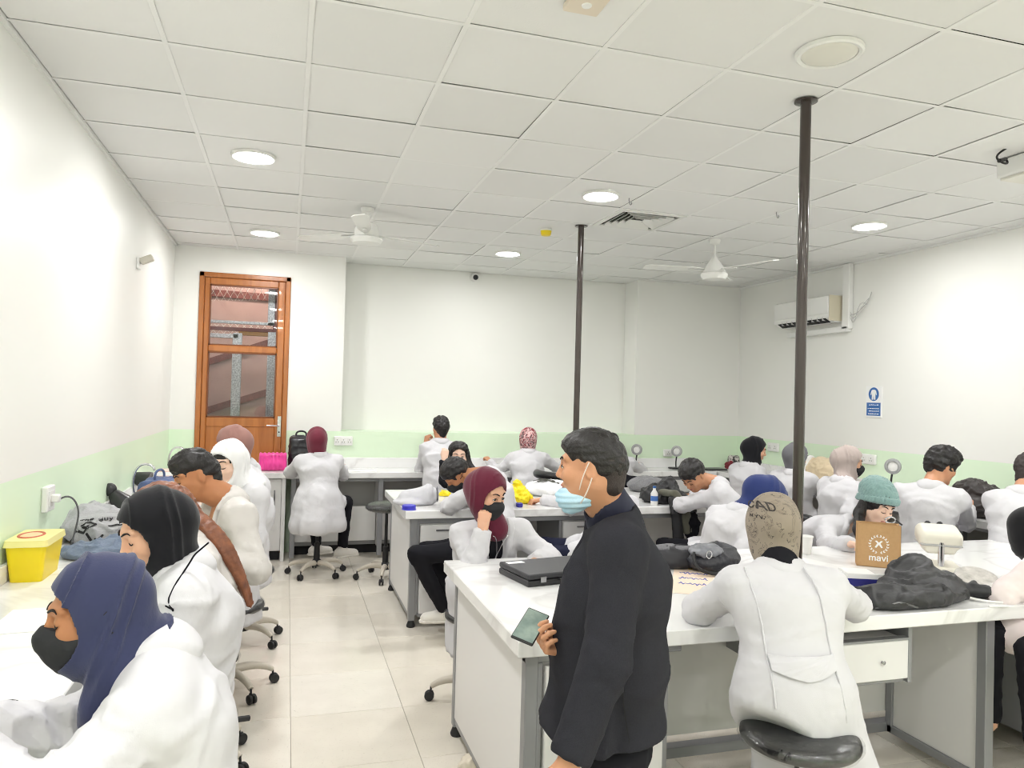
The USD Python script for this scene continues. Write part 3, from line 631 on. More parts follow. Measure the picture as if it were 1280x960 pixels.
counter('white marble counter along the right wall under the sign', (5.03, XR - .001, .9, YB - .001, ZT - .06, ZT), [(XR - .022, XR - .001, .9, YB - .001, ZT, ZT + .1)], bx)
# ================================================================ people
def frame(yaw, pitch=0, roll=0): return rotz(yaw) @ roty(pitch) @ rotx(roll)
SKIN = {'light': mat('skin_light', (222, 172, 142), .5, spec=.35, bump=(180, .06), sss=.08), 'mid': mat('skin_mid', (205, 150, 116), .5, spec=.35, bump=(180, .06), sss=.08),
        'tan': mat('skin_tan', (182, 124, 86), .5, spec=.35, bump=(180, .06), sss=.08), 'pale': mat('skin_pale', (238, 200, 178), .5, spec=.35, bump=(180, .06), sss=.08)}
LIP = mat('lips', (178, 112, 98), .45); BROW = mat('brow_hair', (34, 26, 24), .8); EYEW = mat('eye_white', (225, 220, 214), .25); IRIS = mat('iris', (36, 24, 20), .15)
def coatmat(name, col):
    n = {'tc': ('texture_coordinate', {}), 'a': ('noise_texture', dict(scale=6.0, detail=2.0, roughness=.45, distortion=.5)), 'b': ('bump', dict(strength=.45, distance=.025)), 'c': ('noise_texture', dict(scale=420.0, detail=2.0)), 'd': ('bump', dict(strength=.1, distance=.003)),
         'p': ('principled_bsdf', dict(base_color=lin(*col), roughness=.85, specular_ior_level=.2))}
    return usdkit.material(stage, '/World/Looks/' + name, n, [('tc.object', 'a.vector'), ('a.fac', 'b.height'), ('tc.object', 'c.vector'), ('c.fac', 'd.height'), ('b.normal', 'd.normal'), ('d.normal', 'p.normal')], surface='p.BSDF')
COATW = coatmat('lab_coat_cotton', (212, 211, 214)); COAT2 = coatmat('lab_coat_cream', (208, 204, 200))
SUIT = mat('charcoal_wool', (42, 42, 47), .9, spec=.15, bump=(700, .35), var=(240, (50, 50, 56), .3)); BLACKC = mat('black_cloth', (30, 30, 35), .9, spec=.15, bump=(300, .15)); NAVYC = mat('navy_cloth', (36, 38, 58), .9, spec=.15)
HAIRB = mat('black_hair', (24, 20, 20), .45, spec=.5, bump=(150, .6)); HAIRBR = mat('auburn_hair', (146, 88, 54), .42, spec=.5, bump=(90, .5), var=(30, (88, 50, 36), .3)); HAIRF = mat('faded_hair', (62, 52, 50), .6, bump=(400, .5), var=(200, (44, 37, 36), .3))
MASKB = mat('black_mask', (30, 31, 35), .75, bump=(200, .1)); MASKL = mat('light_blue_mask', (150, 196, 220), .7, bump=(120, .2), var=(8, (190, 220, 236), .3)); LOOP = mat('mask_loop_white', (226, 214, 206), .6)
SOCK = mat('sneaker_white', (232, 228, 220), .6); BROWNT = mat('brown_shirt', (150, 98, 48), .85, bump=(200, .1)); BLUES = mat('navy_shirt', (36, 38, 58), .8)

def bez(a, c, b, t): return (1 - t) ** 2 * a + 2 * t * (1 - t) * c + t * t * b
def hand_mesh(w, d, back, s, curl=.35, scale=1., h=.005, spread=0.):
    """w wrist, d towards the fingers, back of the hand, s: +1 thumb to the left of d seen from the back."""
    d = unit(d); back = unit(back - d * (back @ d)); y = np.cross(back, d)
    A = lambda x, yy, z: w + scale * (d * x + y * yy * s + back * z)
    V = Vol(w - .24 * scale, w + .24 * scale, h)
    ky = (.031, .0105, -.0095, -.0285); k = .008
    for i, yy in enumerate(ky):
        V.cone(A(-.012, yy * .55, 0), A(.083 - .004 * abs(i - 1), yy, 0), .0165 * scale, .0118 * scale, .012)
    V.cone(A(.0, 0, 0), A(-.06, 0, 0), .021 * scale, .025 * scale, .01)
    for i, (yy, L) in enumerate(zip(ky, (.07, .079, .073, .057))):
        p = np.array([.083 - .004 * abs(i - 1), yy, 0.]); a = 0; r = .0098 - .0006 * (i == 3)
        for seg, (fr, b0, b1) in enumerate(((.46, 12, 62), (.30, 18, 75), (.24, 10, 48))):
            a += math.radians(b0 + b1 * (curl + .06 * i * (seg == 0))); q = p + L * fr * np.array([math.cos(a), (yy * spread * 8), -math.sin(a)])
            V.cone(A(*p), A(*q), r * scale, (r - .0009) * scale, .004); p = q; r -= .0009
    c = curl
    V.cone(A(.012, .022, -.006), A(.042, .046 - .012 * c, -.016 - .01 * c), .0145 * scale, .0118 * scale, .01)
    V.cone(A(.042, .046 - .012 * c, -.016 - .01 * c), A(.068, .054 - .03 * c, -.024 - .016 * c), .011 * scale, .0098 * scale, .004)
    V.cone(A(.068, .054 - .03 * c, -.024 - .016 * c), A(.09, .052 - .042 * c, -.03 - .018 * c), .0098 * scale, .0082 * scale, .003)
    return V.mesh()

def crease(p, seed=0):
    a = np.abs(2 * meshkit.noise(p, seed) - 1); return np.exp(-(a / .16) ** 2) * 2 - .7

class Person:
    def __init__(s, label, head, hyaw, hpitch, nb, pel, byaw, hroll=0, skin='mid', size=1., sex='f', sh=None, hunch=.05, larm=None, rarm=None, legs=None, seat=None, name='person', shw=None, standing=False, group=None, shyaw=None):
        s.label, s.H, s.C, s.nb, s.pel = label, frame(hyaw, hpitch, hroll), np.array(head, float), np.array(nb, float), np.array(pel, float)
        s.skin, s.z, s.sex = SKIN[skin], size, sex
        s.d = float(np.linalg.norm(s.C - EYE)); s.hh = float(np.clip(.0022 * s.d, .0042, .0095)); s.hc = float(np.clip(.0044 * s.d, .0095, .02)); s.hn = float(np.clip(.0017 * s.d, .004, .007))
        s.B = rotz(byaw); s.fw, s.S = s.B[:, 0], s.B[:, 1]
        s.SS = rotz(shyaw)[:, 1] if shyaw is not None else s.S
        s.ctl = (s.pel + s.nb) / 2 - s.fw * hunch * 2; s.sp = lambda t: bez(s.pel, s.ctl, s.nb, t)
        w = shw or (.185 if sex == 'm' else .165)
        c = s.sp(.9) - np.array([0, 0, .01]); s.sl, s.sr = (c + s.SS * w, c - s.SS * w) if sh is None else sh
        s.arms = {}
        for k, a, sh_ in (('l', larm, s.sl), ('r', rarm, s.sr)):
            if a is None: a = dict(e=sh_ + s.fw * .06 + np.array([0, 0, -.27]), w=sh_ + s.fw * .3 + np.array([0, 0, -.26]))
            z = 1.08 if sex == 'm' else 1.0
            v = a['e'] - sh_; l = np.linalg.norm(v); a['e'] = sh_ + v / l * np.clip(l, .23 * z, .32 * z)
            v = a['w'] - a['e']; l = np.linalg.norm(v); a['w'] = a['e'] + v / l * np.clip(l, .2 * z, .265 * z)
            s.arms[k] = a; a['sh'] = sh_
        L = legs or {}
        for k, sg in (('l', 1), ('r', -1)):
            hip = s.pel + s.S * .085 * sg
            if k not in L:
                if standing: L[k] = (hip + s.fw * .02 + [0, 0, -.42], np.array([hip[0], hip[1], .09]) + s.S * .03 * sg)
                else:
                    kn = hip + s.fw * .4 + s.S * .06 * sg + [0, 0, -.01]; L[k] = (kn, np.array([*(kn[:2] - s.fw[:2] * .02), .0 + .3 if kn[2] > .55 else .1]))
            L[k] = (hip,) + tuple(np.asarray(x, float) for x in L[k])
        s.legs = L
        s.T = thing(name, label, 'person', (s.pel[0], s.pel[1], 0 if standing else .02), group or (None if standing else 'seated students'))
    def h(s, x, y, z): return s.C + s.z * (s.H @ np.array([x, y, z], float))
    def hvol(s, lo, hi, hstep=None):
        c = np.array([[lo[0] if i & 1 else hi[0], lo[1] if i & 2 else hi[1], lo[2] if i & 4 else hi[2]] for i in range(8)])
        w = s.C + s.z * (c @ s.H.T); return Vol(w.min(0), w.max(0), hstep or s.hh)
    def ell(s, V, c, r, k=.012, op='u', tilt=None): return V.ell(s.h(*c), np.array(r) * s.z, s.H @ (tilt if tilt is not None else np.eye(3)), k * s.z, op)
    def con(s, V, a, b, r1, r2, k=.01, op='u'): return V.cone(s.h(*a), s.h(*b), r1 * s.z, r2 * s.z, k * s.z, op)
    # ------------------------------------------------------------ body
    def body(s, hair_under=False):
        lo, hi = s.hvol((-.13, -.1, -.14), (.13, .1, .14)), None
        V = Vol(np.minimum(lo.lo, s.nb - .09), np.maximum(lo.lo + lo.h * lo.n, s.nb + .09), s.hh); m = s.sex == 'm'
        s.ell(V, (-.014, 0, .03), (.097, .076, .094)); s.ell(V, (.03, 0, -.035), (.062, .06, .082), .03)
        s.con(V, (.01, .052, -.045), (.058, .02, -.1), .024, .02, .03); s.con(V, (.01, -.052, -.045), (.058, -.02, -.1), .024, .02, .03)
        s.ell(V, (.068, 0, -.1), (.024, .026, .02), .02)
        for g in (-1, 1):
            s.ell(V, (.062, g * .036, -.022), (.028, .026, .026), .025)
            s.ell(V, (.1, g * .031, .008), (.02, .021, .015), .016, 's')
            s.ell(V, (.074, g * .031, .006), (.0165, .0165, .0135), .005)
            s.con(V, (.085, g * .01, .03), (.07, g * .05, .034), .0115, .01, .014)
            s.ell(V, (.094, g * .0125, -.031), (.012, .009, .008), .007)
            R = rotz(g * 25)
            s.ell(V, (-.012, g * .079, -.006), (.021, .008, .033), .006, 'u', R); s.ell(V, (-.006, g * .089, -.002), (.012, .006, .02), .006, 's', R)
            s.ell(V, (-.002, g * .077, -.012), (.007, .006, .009), .004)
        s.con(V, (.083, 0, .03), (.106, 0, -.018), .0085, .0105, .012); s.ell(V, (.108, 0, -.024), (.013, .0125, .0115), .006)
        s.ell(V, (.088, 0, -.056), (.014, .026, .0075), .008); s.ell(V, (.085, 0, -.07), (.014, .022, .008), .007)
        s.con(V, (.08, -.02, -.063), (.08, .02, -.063), .003, .003, .004)
        n0 = s.h(-.02, 0, -.05); V.cone(n0, s.nb, .056 * s.z if m else .05 * s.z, .066 if m else .058, .03)
        V.cone(s.h(.03, 0, -.07), (s.nb + s.h(0, 0, -.1)) / 2 + s.fw * .012, .035, .04, .03)
        hm = V.mesh(); s.headv = (hm[0] - s.C) / s.z @ s.H
        ms = [hm]
        P_ = [s.pel, s.nb, s.sl, s.sr] + [x for a in s.arms.values() for x in (a['e'], a['w'])] + [x for l in s.legs.values() for x in l]
        P_ = np.array(P_); W = Vol(P_.min(0) - .14, P_.max(0) + .14, max(.017, s.hc * 1.2))
        W.cone(s.pel, s.sp(.35), .1, .088, .04, flat=(s.S, 1.35)).cone(s.sp(.35), s.sp(.7), .088, .1, .04, flat=(s.S, 1.35)).cone(s.sp(.7), s.sp(.9), .1, .07, .05, flat=(s.S, 1.4))
        W.cone(s.sl, s.sr, .042, .042, .04).cone(s.sp(.85), s.nb, .06, .055, .04)
        for a in s.arms.values(): W.cone(a['sh'], a['e'], .038, .032, .03).cone(a['e'], a['w'], .032, .025, .02)
        for k, (hip, kn, an) in s.legs.items(): W.cone(hip, kn, .075, .05, .03).cone(kn, an, .05, .034, .03)
        ms.append(W.mesh())
        for k, a in s.arms.items():
            if a.get('nohand'): continue
            d = a.get('d'); d = unit(a['w'] - a['e']) if d is None else unit(d)
            bk = a.get('back'); bk = np.array([0, 0, 1.]) - d * d[2] if bk is None else np.asarray(bk, float)
            ms.append(hand_mesh(a['w'] + d * .012, d, bk, -1 if k == 'l' else 1, a.get('curl', .45), .92 * (1.05 if m else .95), s.hn, a.get('spread', 0)))
        part(s.T, 'body', cat(*ms), s.skin, smooth=True)
        return s
    def fx(s, y, z):
        q = s.headv; ok = q[:, 0] > .02; q = q[ok]; d = (q[:, 1] - y) ** 2 + (q[:, 2] - z) ** 2; i = np.argsort(d)[:5]; return q[i, 0].max()
    def ft(s, pts, r, n=6, lift=.0008): return tube([s.h(s.fx(y, z) + lift, y, z) for y, z in pts], np.array(r) * s.z if np.ndim(r) else r * s.z, n, smooth=12)
    def face(s, eyes='down', lips=True, brows=True, beard=None):
        for g in (-1, 1):
            if brows: part(s.T, 'eyebrow', s.ft([(g * .013, .03), (g * .026, .036), (g * .038, .037), (g * .05, .03)], [.0026, .0036, .003, .0012]), BROW, smooth=True)
            if eyes == 'down': part(s.T, 'eyelash', s.ft([(g * .016, .0), (g * .026, -.005), (g * .036, -.0045), (g * .046, .001)], [.0014, .0024, .0024, .001], lift=.0006), BROW, smooth=True)
            else:
                part(s.T, 'eyelash', s.ft([(g * .016, .004), (g * .025, .0105), (g * .036, .0105), (g * .047, .004)], [.0012, .002, .002, .001]), BROW, smooth=True)
                x = s.fx(g * .031, .006)
                e = part(s.T, 'eye', xform(xform(trimesh.creation.icosphere(2, 1.), s=np.array([.006, .0125, .0062]) * s.z), s.H, s.h(x - .003, g * .031, .005)), EYEW, smooth=True)
                part(e, 'iris', xform(xform(trimesh.creation.icosphere(2, 1.), s=np.array([.004, .0058, .0058]) * s.z), s.H, s.h(x + .0012, g * .031 + s.gaze, .005)), IRIS, smooth=True)
        if lips: part(s.T, 'lips', cat(s.ft([(-.022, -.063), (-.008, -.0585), (0, -.06), (.008, -.0585), (.022, -.063)], [.0012, .0035, .003, .0035, .0012], lift=-.0008), s.ft([(-.02, -.065), (-.008, -.0695), (.008, -.0695), (.02, -.065)], [.0012, .0042, .0042, .0012], lift=-.0012)), LIP, smooth=True)
        return s
    gaze = 0.
    # ------------------------------------------------------------ clothes
    def folds(s, m, amp, seed=0, skirt=None):
        v, f = m; n = vnormals(v, f); q = (v - s.pel) @ s.B
        wob = .5 * meshkit.noise(q * 6, seed)[:, None]
        d = amp * (.55 * ridge(q * np.array([4.5, 5, 3.5]) + wob, seed) + .5 * crease(q * np.array([4, 3.5, 9]) + 1.6 * wob, seed + 1) + .35 * crease((q @ rotx(35)) * np.array([6, 9, 4]) + 1.2 * wob, seed + 7) + .15 * (meshkit.fbm(q * 14, 2, seed + 3) - .5))
        best = np.full(len(v), 9.)
        for a in s.arms.values():
            for i, (p, e) in enumerate(((a['sh'], a['e']), (a['e'], a['w']))):
                ab = e - p; L = np.linalg.norm(ab); t = np.clip((v - p) @ ab / (L * L), 0, 1); r = v - p - t[:, None] * ab; dist = np.linalg.norm(r, axis=1)
                u1 = unit(np.cross(ab, [.3, .2, .9])); u2 = np.cross(unit(ab), u1); ph = np.arctan2(r @ u2, r @ u1)
                ok = (dist < .085) & (dist < best)
                near_el = np.exp(-((t - (1 if i == 0 else 0)) * L / .1) ** 2) + .5 * (i == 1) * t
                st = np.stack([t * L * 17 + i * 7 + .6 * np.sin(ph), np.cos(ph) * 1.0 + 3, np.sin(ph) * 1.0 + 5], 1); dd = amp * (.5 + .8 * near_el) * (.65 * ridge(st + .4 * wob, seed + 5) + .35 * crease(st * np.array([1.5, 1., 1.]) + wob, seed + 6))
                w = np.clip((.085 - dist) / .02, 0, 1) * np.clip((t * L - .02) / .05, 0, 1) if i == 0 else np.clip((.085 - dist) / .02, 0, 1)
                d = np.where(ok, d * (1 - w) + dd * w, d); best = np.where(ok, dist, best)
        if skirt is not None:
            w = np.clip((skirt - v[:, 2]) / .25, 0, 1); ph = np.arctan2(q[:, 1], q[:, 0])
            d = d * (1 - w) + w * amp * 1.6 * ridge(np.stack([ph * 2.6, q[:, 2] * 1.6, 0 * ph], 1), seed + 9)
        d = d * np.clip((np.linalg.norm(v - s.nb, axis=1) - .1) / .1, 0.1, 1)
        return v + n * d[:, None], f
    def coat(s, mat_=None, hem=None, thighs=.75, vneck=None, off=.016, amp=.008, name='lab_coat', seed=None, belly=0., drape=None, cuff=.0, bulk=1., extra=None, hemdir=None, sleeve=1., flare=None, collar=.1, neckhole=.052):
        seed = seed if seed is not None else int(abs(s.C[0] * 977 + s.C[1] * 313)) % 1000; o = off
        pts = [s.pel, s.nb, s.sl, s.sr] + [x for a in s.arms.values() for x in (a['e'], a['w'])] + [lp + thighs * (k - lp) for lp, k, _ in s.legs.values()] + [s.ctl]
        if hem is not None: pts.append([s.pel[0], s.pel[1], hem])
        if drape is not None: pts += [x[1] for x in drape]
        pts = np.array(pts); V = Vol(pts.min(0) - .26, pts.max(0) + .2, s.hc); S = s.S; b = bulk
        V.cone(s.pel, s.sp(.35), (.112 + o) * b, (.1 + o) * b, .05, flat=(S, 1.36)).cone(s.sp(.35), s.sp(.7), (.1 + o) * b, (.108 + o) * b, .05, flat=(s.SS, 1.36)).cone(s.sp(.7), s.sp(.92), (.108 + o) * b, .06 + o, .06, flat=(s.SS, 1.5))
        V.cone(s.sl, s.sr, .05 + o, .05 + o, .05).cone(s.sl, s.nb - [0, 0, .02], .048 + o, .042 + o, .05).cone(s.sr, s.nb - [0, 0, .02], .048 + o, .042 + o, .05)
        if s.sex == 'f': V.ell(s.sp(.66) + s.fw * .085, (.055, .13, .06), s.B, .06)
        if belly: V.ell(s.sp(.36) + s.fw * belly, (.12, .16, .3), s.B, .07)
        for lp, k, _ in s.legs.values():
            if thighs > 0: V.cone(lp, lp + thighs * (k - lp), .092 + o, .078 + o, .04)
        if hem is not None:
            hd = s.fw * -.03 if hemdir is None else np.asarray(hemdir, float)
            V.cone(s.pel - s.fw * .01, np.array([s.pel[0] + hd[0], s.pel[1] + hd[1], hem - .05]), .118 + o, (.135 if flare is None else flare) + o, .06, flat=(S, 1.3))
        for a_, b_, r1, r2 in (drape or []): V.cone(a_, b_, r1, r2, .06)
        if extra: extra(V)
        if hem is not None: V.plane((0, 0, hem), (0, 0, -1))
        for a in s.arms.values():
            V.cone(a['sh'], a['e'], (.05 + o) * sleeve, (.043 + o) * sleeve, .03)
            e, w = a['e'], a['w']; d = unit(w - e); wc = w - d * cuff
            # the sleeve ends in a flat cuff
            T = Vol(np.minimum(e, wc) - .12, np.maximum(e, wc) + .12, s.hc); T.lo = V.lo + np.round((T.lo - V.lo) / s.hc) * s.hc; T.ax = [(T.lo[i] + T.h * np.arange(T.n[i])).astype(np.float32) for i in range(3)]
            T.cone(e, wc + d * .03, (.043 + o) * sleeve, (.032 + o) * sleeve, 0); T.plane(wc, d, .006)
            i0 = np.round((T.lo - V.lo) / s.hc).astype(int); a0 = np.maximum(i0, 0); a1 = np.minimum(i0 + T.n, V.n)
            sl = tuple(slice(x, y) for x, y in zip(a0, a1)); tl = tuple(slice(x - z, y - z) for x, y, z in zip(a0, a1, i0))
            V._mix(sl, T.D[tl], .03, 'u')
        # neck hole, open front
        V.cone(s.nb + (s.h(0, 0, -.08) - s.nb) * .22 - [0, 0, .02 * (neckhole > .06)], s.h(0, 0, -.06), neckhole, neckhole + .04, .01, 's')
        if vneck:
            t, w = vneck; a = s.nb + s.fw * .11 + np.array([0, 0, .03]); e = s.sp(t) + s.fw * .16
            V.cone(a, e, w, w * .25, .012, 's')
            V.cone(a - s.fw * .04, (a + e) / 2 - s.fw * .01, w * .8, w * .4, .012, 's')
        lap = []
        if collar:
            K = Vol.__new__(Vol); K.h, K.lo, K.n, K.ax = V.h, V.lo, V.n, V.ax; K.D = V.D - (.011 if s.hc < .013 else .014)
            E = Vol.__new__(Vol); E.h, E.lo, E.n, E.ax = V.h, V.lo, V.n, V.ax; E.D = np.full(V.n, 1., np.float32)
            E.ell(s.nb + s.fw * .015, (collar + .02, collar + .01, .075), s.B, 0)
            if vneck: E.cone(a, e, w + .035, w * .25 + .03, .0)
            K.D = np.maximum(K.D, E.D)
            if vneck: K.cone(a, e, w * 1.02, w * .26, .004, 's'); K.cone(a - s.fw * .04, (a + e) / 2 - s.fw * .01, w * .82, w * .41, .004, 's')
            K.cone(s.nb + (s.h(0, 0, -.08) - s.nb) * .22, s.h(0, 0, -.06), .054, .09, .004, 's')
            lap = [s.folds(K.mesh(), amp, seed, None)]
        m = s.folds(V.mesh(), amp, seed, s.pel[2] + .02 if hem is not None else None)
        s.coatm = m; s.coatn = part(s.T, name, m, mat_ or COATW, smooth=True); s.coatmat = mat_ or COATW
        for l_ in lap: part(s.coatn, 'collar', l_, s.coatmat, smooth=True)
        return s
    def shirt(s, mat_, name='shirt', off=.004, t0=.0, neck=False):
        V = Vol(np.minimum(s.pel, s.nb) - .28, np.maximum(s.pel, s.nb) + .28, max(s.hc * .8, .008))
        V.cone(s.sp(t0), s.sp(.35), .104 + off, .095 + off, .05, flat=(s.S, 1.3)).cone(s.sp(.35), s.sp(.7), .095 + off, .104 + off, .05, flat=(s.S, 1.3)).cone(s.sp(.7), s.sp(.9), .104 + off, .055 + off, .06, flat=(s.S, 1.4)).cone(s.sp(.9), s.nb, .06, .055, .03)
        if neck: V.cone(s.nb - [0, 0, .02], s.nb + (s.h(0, 0, -.06) - s.nb) * .38, .082, .07, .02)
        if s.sex == 'f': V.ell(s.sp(.66) + s.fw * .078, (.05, .12, .055), s.B, .05)
        V.cone(s.nb + (s.h(0, 0, -.08) - s.nb) * .5 + s.fw * .02, s.h(.03, 0, -.06), .05, .09, .01, 's')
        part(s.T, name, V.mesh(), mat_, smooth=True); return s
    def trousers(s, mat_=None, name='trousers', ends=None):
        L = np.array([x for l in s.legs.values() for x in l]); V = Vol(L.min(0) - .15, L.max(0) + .15, max(s.hc, .013))
        V.cone(s.pel, s.pel + [0, 0, .04], .115, .11, .03, flat=(s.S, 1.3))
        for k, (hip, kn, an) in s.legs.items():
            V.cone(hip, kn, .086, .064, .03); an2 = an + unit(kn - an) * .05
            V.cone(kn, an2, .064, .05, .025)
        v, f = V.mesh(); part(s.T, name, s.folds((v, f), .005, 4), mat_ or BLACKC, smooth=True)
        return s
    def shoes(s, mat_=None, dirs=None):
        for k, (hip, kn, an) in s.legs.items():
            d = unit((dirs or {}).get(k, s.fw)) if not isinstance(dirs, np.ndarray) else unit(dirs); side = np.cross([0, 0, 1.], d); z0 = an[2] - .075
            c = np.array([an[0], an[1], z0]); V = Vol(c - .3, c + .3, max(s.hc * .7, .007))
            V.cone(c - d * .05 + [0, 0, .04], c + d * .14 + [0, 0, .03], .042, .036, .02, flat=(side, 1.08)).cone(c - d * .03 + [0, 0, .05], c + [0, 0, .095], .042, .04, .03).cone(c + d * .05 + [0, 0, .045], c + d * .12 + [0, 0, .035], .038, .032, .02)
            V.plane((0, 0, z0), (0, 0, -1)); sh_ = part(s.T, 'shoe', V.mesh(), mat_ or BLACKC, smooth=True)
            W = Vol(c - .3, c + .3, max(s.hc * .6, .006)); W.cone(c - d * .055 + [0, 0, .01], c + d * .145 + [0, 0, .01], .047, .041, 0, flat=(side, 1.08)); W.plane((0, 0, z0), (0, 0, -1)); W.plane((0, 0, z0 + .022), (0, 0, 1)); part(sh_, 'sole', W.mesh(), SOCK, smooth=40)
        return s
    # ------------------------------------------------------------ head wear
    def hijab(s, mat_, bun=.05, drape=1., opening=(.092, .092), amp=.0045, freq=26, seed=2, tail=None, front=.0, low=.0, name='hijab', chest=.0, size=1., dirn=(1, 0, .25), throat=True):
        V = s.hvol((-.2, -.16, -.2), (.17, .16, .16)); lo = np.minimum(V.lo, s.nb - .24); hi = np.maximum(V.lo + V.h * V.n, s.nb + .24)
        pts = [p for p, _ in (tail or [])]
        if pts: lo = np.minimum(lo, np.min(pts, 0) - .08); hi = np.maximum(hi, np.max(pts, 0) + .08)
        V = Vol(lo, hi, s.hh * 1.15); g = size
        s.ell(V, (-.012, 0, .02), (.117 * g, .098 * g, .118 * g)); s.ell(V, (.018, 0, -.065) if throat else (.012, 0, -.058), (.085, .079 * g, .07) if throat else (.076, .077, .056), .04)
        if bun: s.ell(V, (-.07, 0, -.005), (.05 + bun, .07, .07 + bun * .3), .05)
        V.cone(s.h(-.015, 0, -.06), s.nb + [0, 0, .0], (.072 if throat else .07) * s.z, .072 if throat else .07, .04); throat and V.cone(s.h(.035, 0, -.09), s.nb + s.fw * .05 - [0, 0, .03], .052 * s.z, .06, .05)
        if not throat: V.cone(s.h(.015, 0, -.08), s.nb + s.fw * .02 - [0, 0, .01], .056 * s.z, .06, .04)
        if drape: V.ell(s.nb - [0, 0, .005], (.105 * drape, .125 * drape, .055), s.B, .05)
        if chest: V.cone(s.nb + s.fw * .05, s.sp(1 - chest) + s.fw * .115, .085, .07, .05, flat=(s.S, 1.3))
        pr = None
        for p, r in (tail or []):
            if pr is not None: V.cone(pr[0], p, pr[1], r, .03)
            pr = (np.asarray(p), r)
        s.ell(V, (.125 - front, 0, -.012 - low), (.105, opening[0], opening[1]), .006, 's')
        v, f = V.mesh(); q = (v - s.C) / s.z @ s.H; u = q @ np.asarray(dirn, float)
        rr = ridge(np.stack([u * freq + 1.2 * meshkit.noise(q * 7, seed), q[:, 1] * 3 + 4, q[:, 2] * 3], 1), seed); rr = .6 * rr + .7 * crease(np.stack([u * freq * .8 + 1.4 * meshkit.noise(q * 6, seed + 4), q[:, 1] * 2, q[:, 2] * 2], 1), seed + 8)
        w = np.clip((.115 - q[:, 0]) / .06, .15, 1); s.hijm = displace((v, f), amp * rr * w); s.hijn = part(s.T, name, s.hijm, mat_, smooth=True)
        return s
    def hair(s, mat_=None, top=.0, front=.0, amp=.006, freq=45, nape=-.075, sides=.0, seed=1, line=(.128, -.035), name='hair', curl=0., ear=True, tight=1., crest=True):
        V = s.hvol((-.18, -.15, -.16), (.18, .15, .2))
        s.ell(V, (-.016, 0, .03 + top * .5), (.107 * tight, .086 * tight + sides, .098 * tight + top * .6)); crest and s.ell(V, (.01 + front * .3, 0, .07 + top), (.085 + front, .07 + sides, .05 + top * .5), .03)
        s.con(V, (-.075, 0, 0), (-.07, 0, nape), .05, .042, .03)
        s.ell(V, (line[0], 0, line[1]), (.095, .125, .098), .008, 's')
        for g in (-1, 1):
            if ear: s.ell(V, (.002, g * .095, -.026), (.04, .036, .052), .006, 's'); s.ell(V, (.045, g * .092, .004), (.045, .034, .045), .006, 's')
        s.ell(V, (.02, 0, -.155), (.09, .12, .1), .01, 's')
        v, f = main_piece(V.mesh()); q = (v - s.C) / s.z @ s.H
        d = amp * ridge(q * freq * np.array([.6, 1, .8]), seed) + amp * .5 * (meshkit.fbm(q * freq * 2.2, 2, seed) - .5)
        if curl: d = d + curl * ridge(q * 24 + 2, seed + 2)
        part(s.T, name, displace((v, f), d), mat_ or HAIRB, smooth=True); return s
    def locks(s, paths, mat_=None, name='hair', flat=None, h=None, freq=90, amp=.0025, k=.025):
        P_ = np.array([p for path in paths for p, _ in path]); V = Vol(P_.min(0) - .1, P_.max(0) + .1, h or s.hh * 1.2)
        for path in paths:
            for (a, r1), (b, r2) in zip(path[:-1], path[1:]): V.cone(a, b, r1, r2, k, flat=flat)
        v, f = V.mesh(); q = (v - s.C) @ s.H; part(s.T, name, displace((v, f), amp * ridge(np.stack([q[:, 0] * freq * .5, q[:, 1] * freq * .8, q[:, 2] * 1.2], 1), 3)), mat_ or HAIRB, smooth=True); return s
    def mask(s, mat_=None, low=False, loops=None, name='face_mask'):
        V = s.hvol((-.02, -.1, -.17), (.16, .1, .05), s.hh * .85)
        if not low:
            s.ell(V, (.045, 0, -.052), (.076, .07, .06)); s.con(V, (.093, 0, .0), (.116, 0, -.03), .014, .017, .015); s.con(V, (.098, 0, -.04), (.08, 0, -.098), .03, .024, .03)
            V.plane(s.h(.1, 0, -.006), s.H @ np.array([-.3, 0, 1.])); V.plane(s.h(.022, 0, 0), s.H @ np.array([-1., 0, .15]))
        else:
            s.con(V, (.09, 0, -.085), (.075, 0, -.13), .033, .03, .02); s.ell(V, (.055, 0, -.105), (.066, .066, .042), .02)
            V.plane(s.h(.1, 0, -.07), s.H @ np.array([.45, 0, 1.])); V.plane(s.h(.02, 0, 0), s.H @ np.array([-1., 0, .2]))
        v, f = V.mesh(); q = (v - s.C) / s.z @ s.H; m = displace((v, f), .0018 * np.sin(q[:, 2] * 330) if low else .001 * ridge(q * 30, 1)); k = part(s.T, name, m, mat_ or MASKB, smooth=True)
        z = -.1 if low else -.04
        for g in (-1, 1):
            part(s.T, 'ear_loop', cat(tube([s.h(.03, g * .066, z + .03), s.h(.014, g * .083, (z + .03) * .5 + .005), s.h(-.012, g * .092, .02)], .0022 * s.z, 6, smooth=10), tube([s.h(.03, g * .062, z - .015), s.h(.005, g * .082, z * .6 - .02), s.h(-.018, g * .092, -.03)], .0022 * s.z, 6, smooth=10)), loops or mat_ or MASKB, smooth=True)
        return s
    def beanie(s, mat_, name='beanie'):
        V = s.hvol((-.2, -.15, -.05), (.17, .15, .22))
        s.ell(V, (-.02, 0, .055), (.123, .105, .1)); s.ell(V, (-.06, 0, .085), (.1, .1, .085), .04)
        V.plane(s.h(0, 0, .028), s.H @ np.array([.4, 0, -1.]))
        v, f = V.mesh(); q = (v - s.C) / s.z @ s.H; ph = np.arctan2(q[:, 1], q[:, 0] + .03); m = displace((v, f), .0035 * np.sin(ph * 34) + .004 * ridge(q * 40, 3)); b = part(s.T, name, m, mat_, smooth=True)
        W = s.hvol((-.2, -.15, -.06), (.17, .15, .12)); n = 28; c = np.array([-.02, 0, .05])
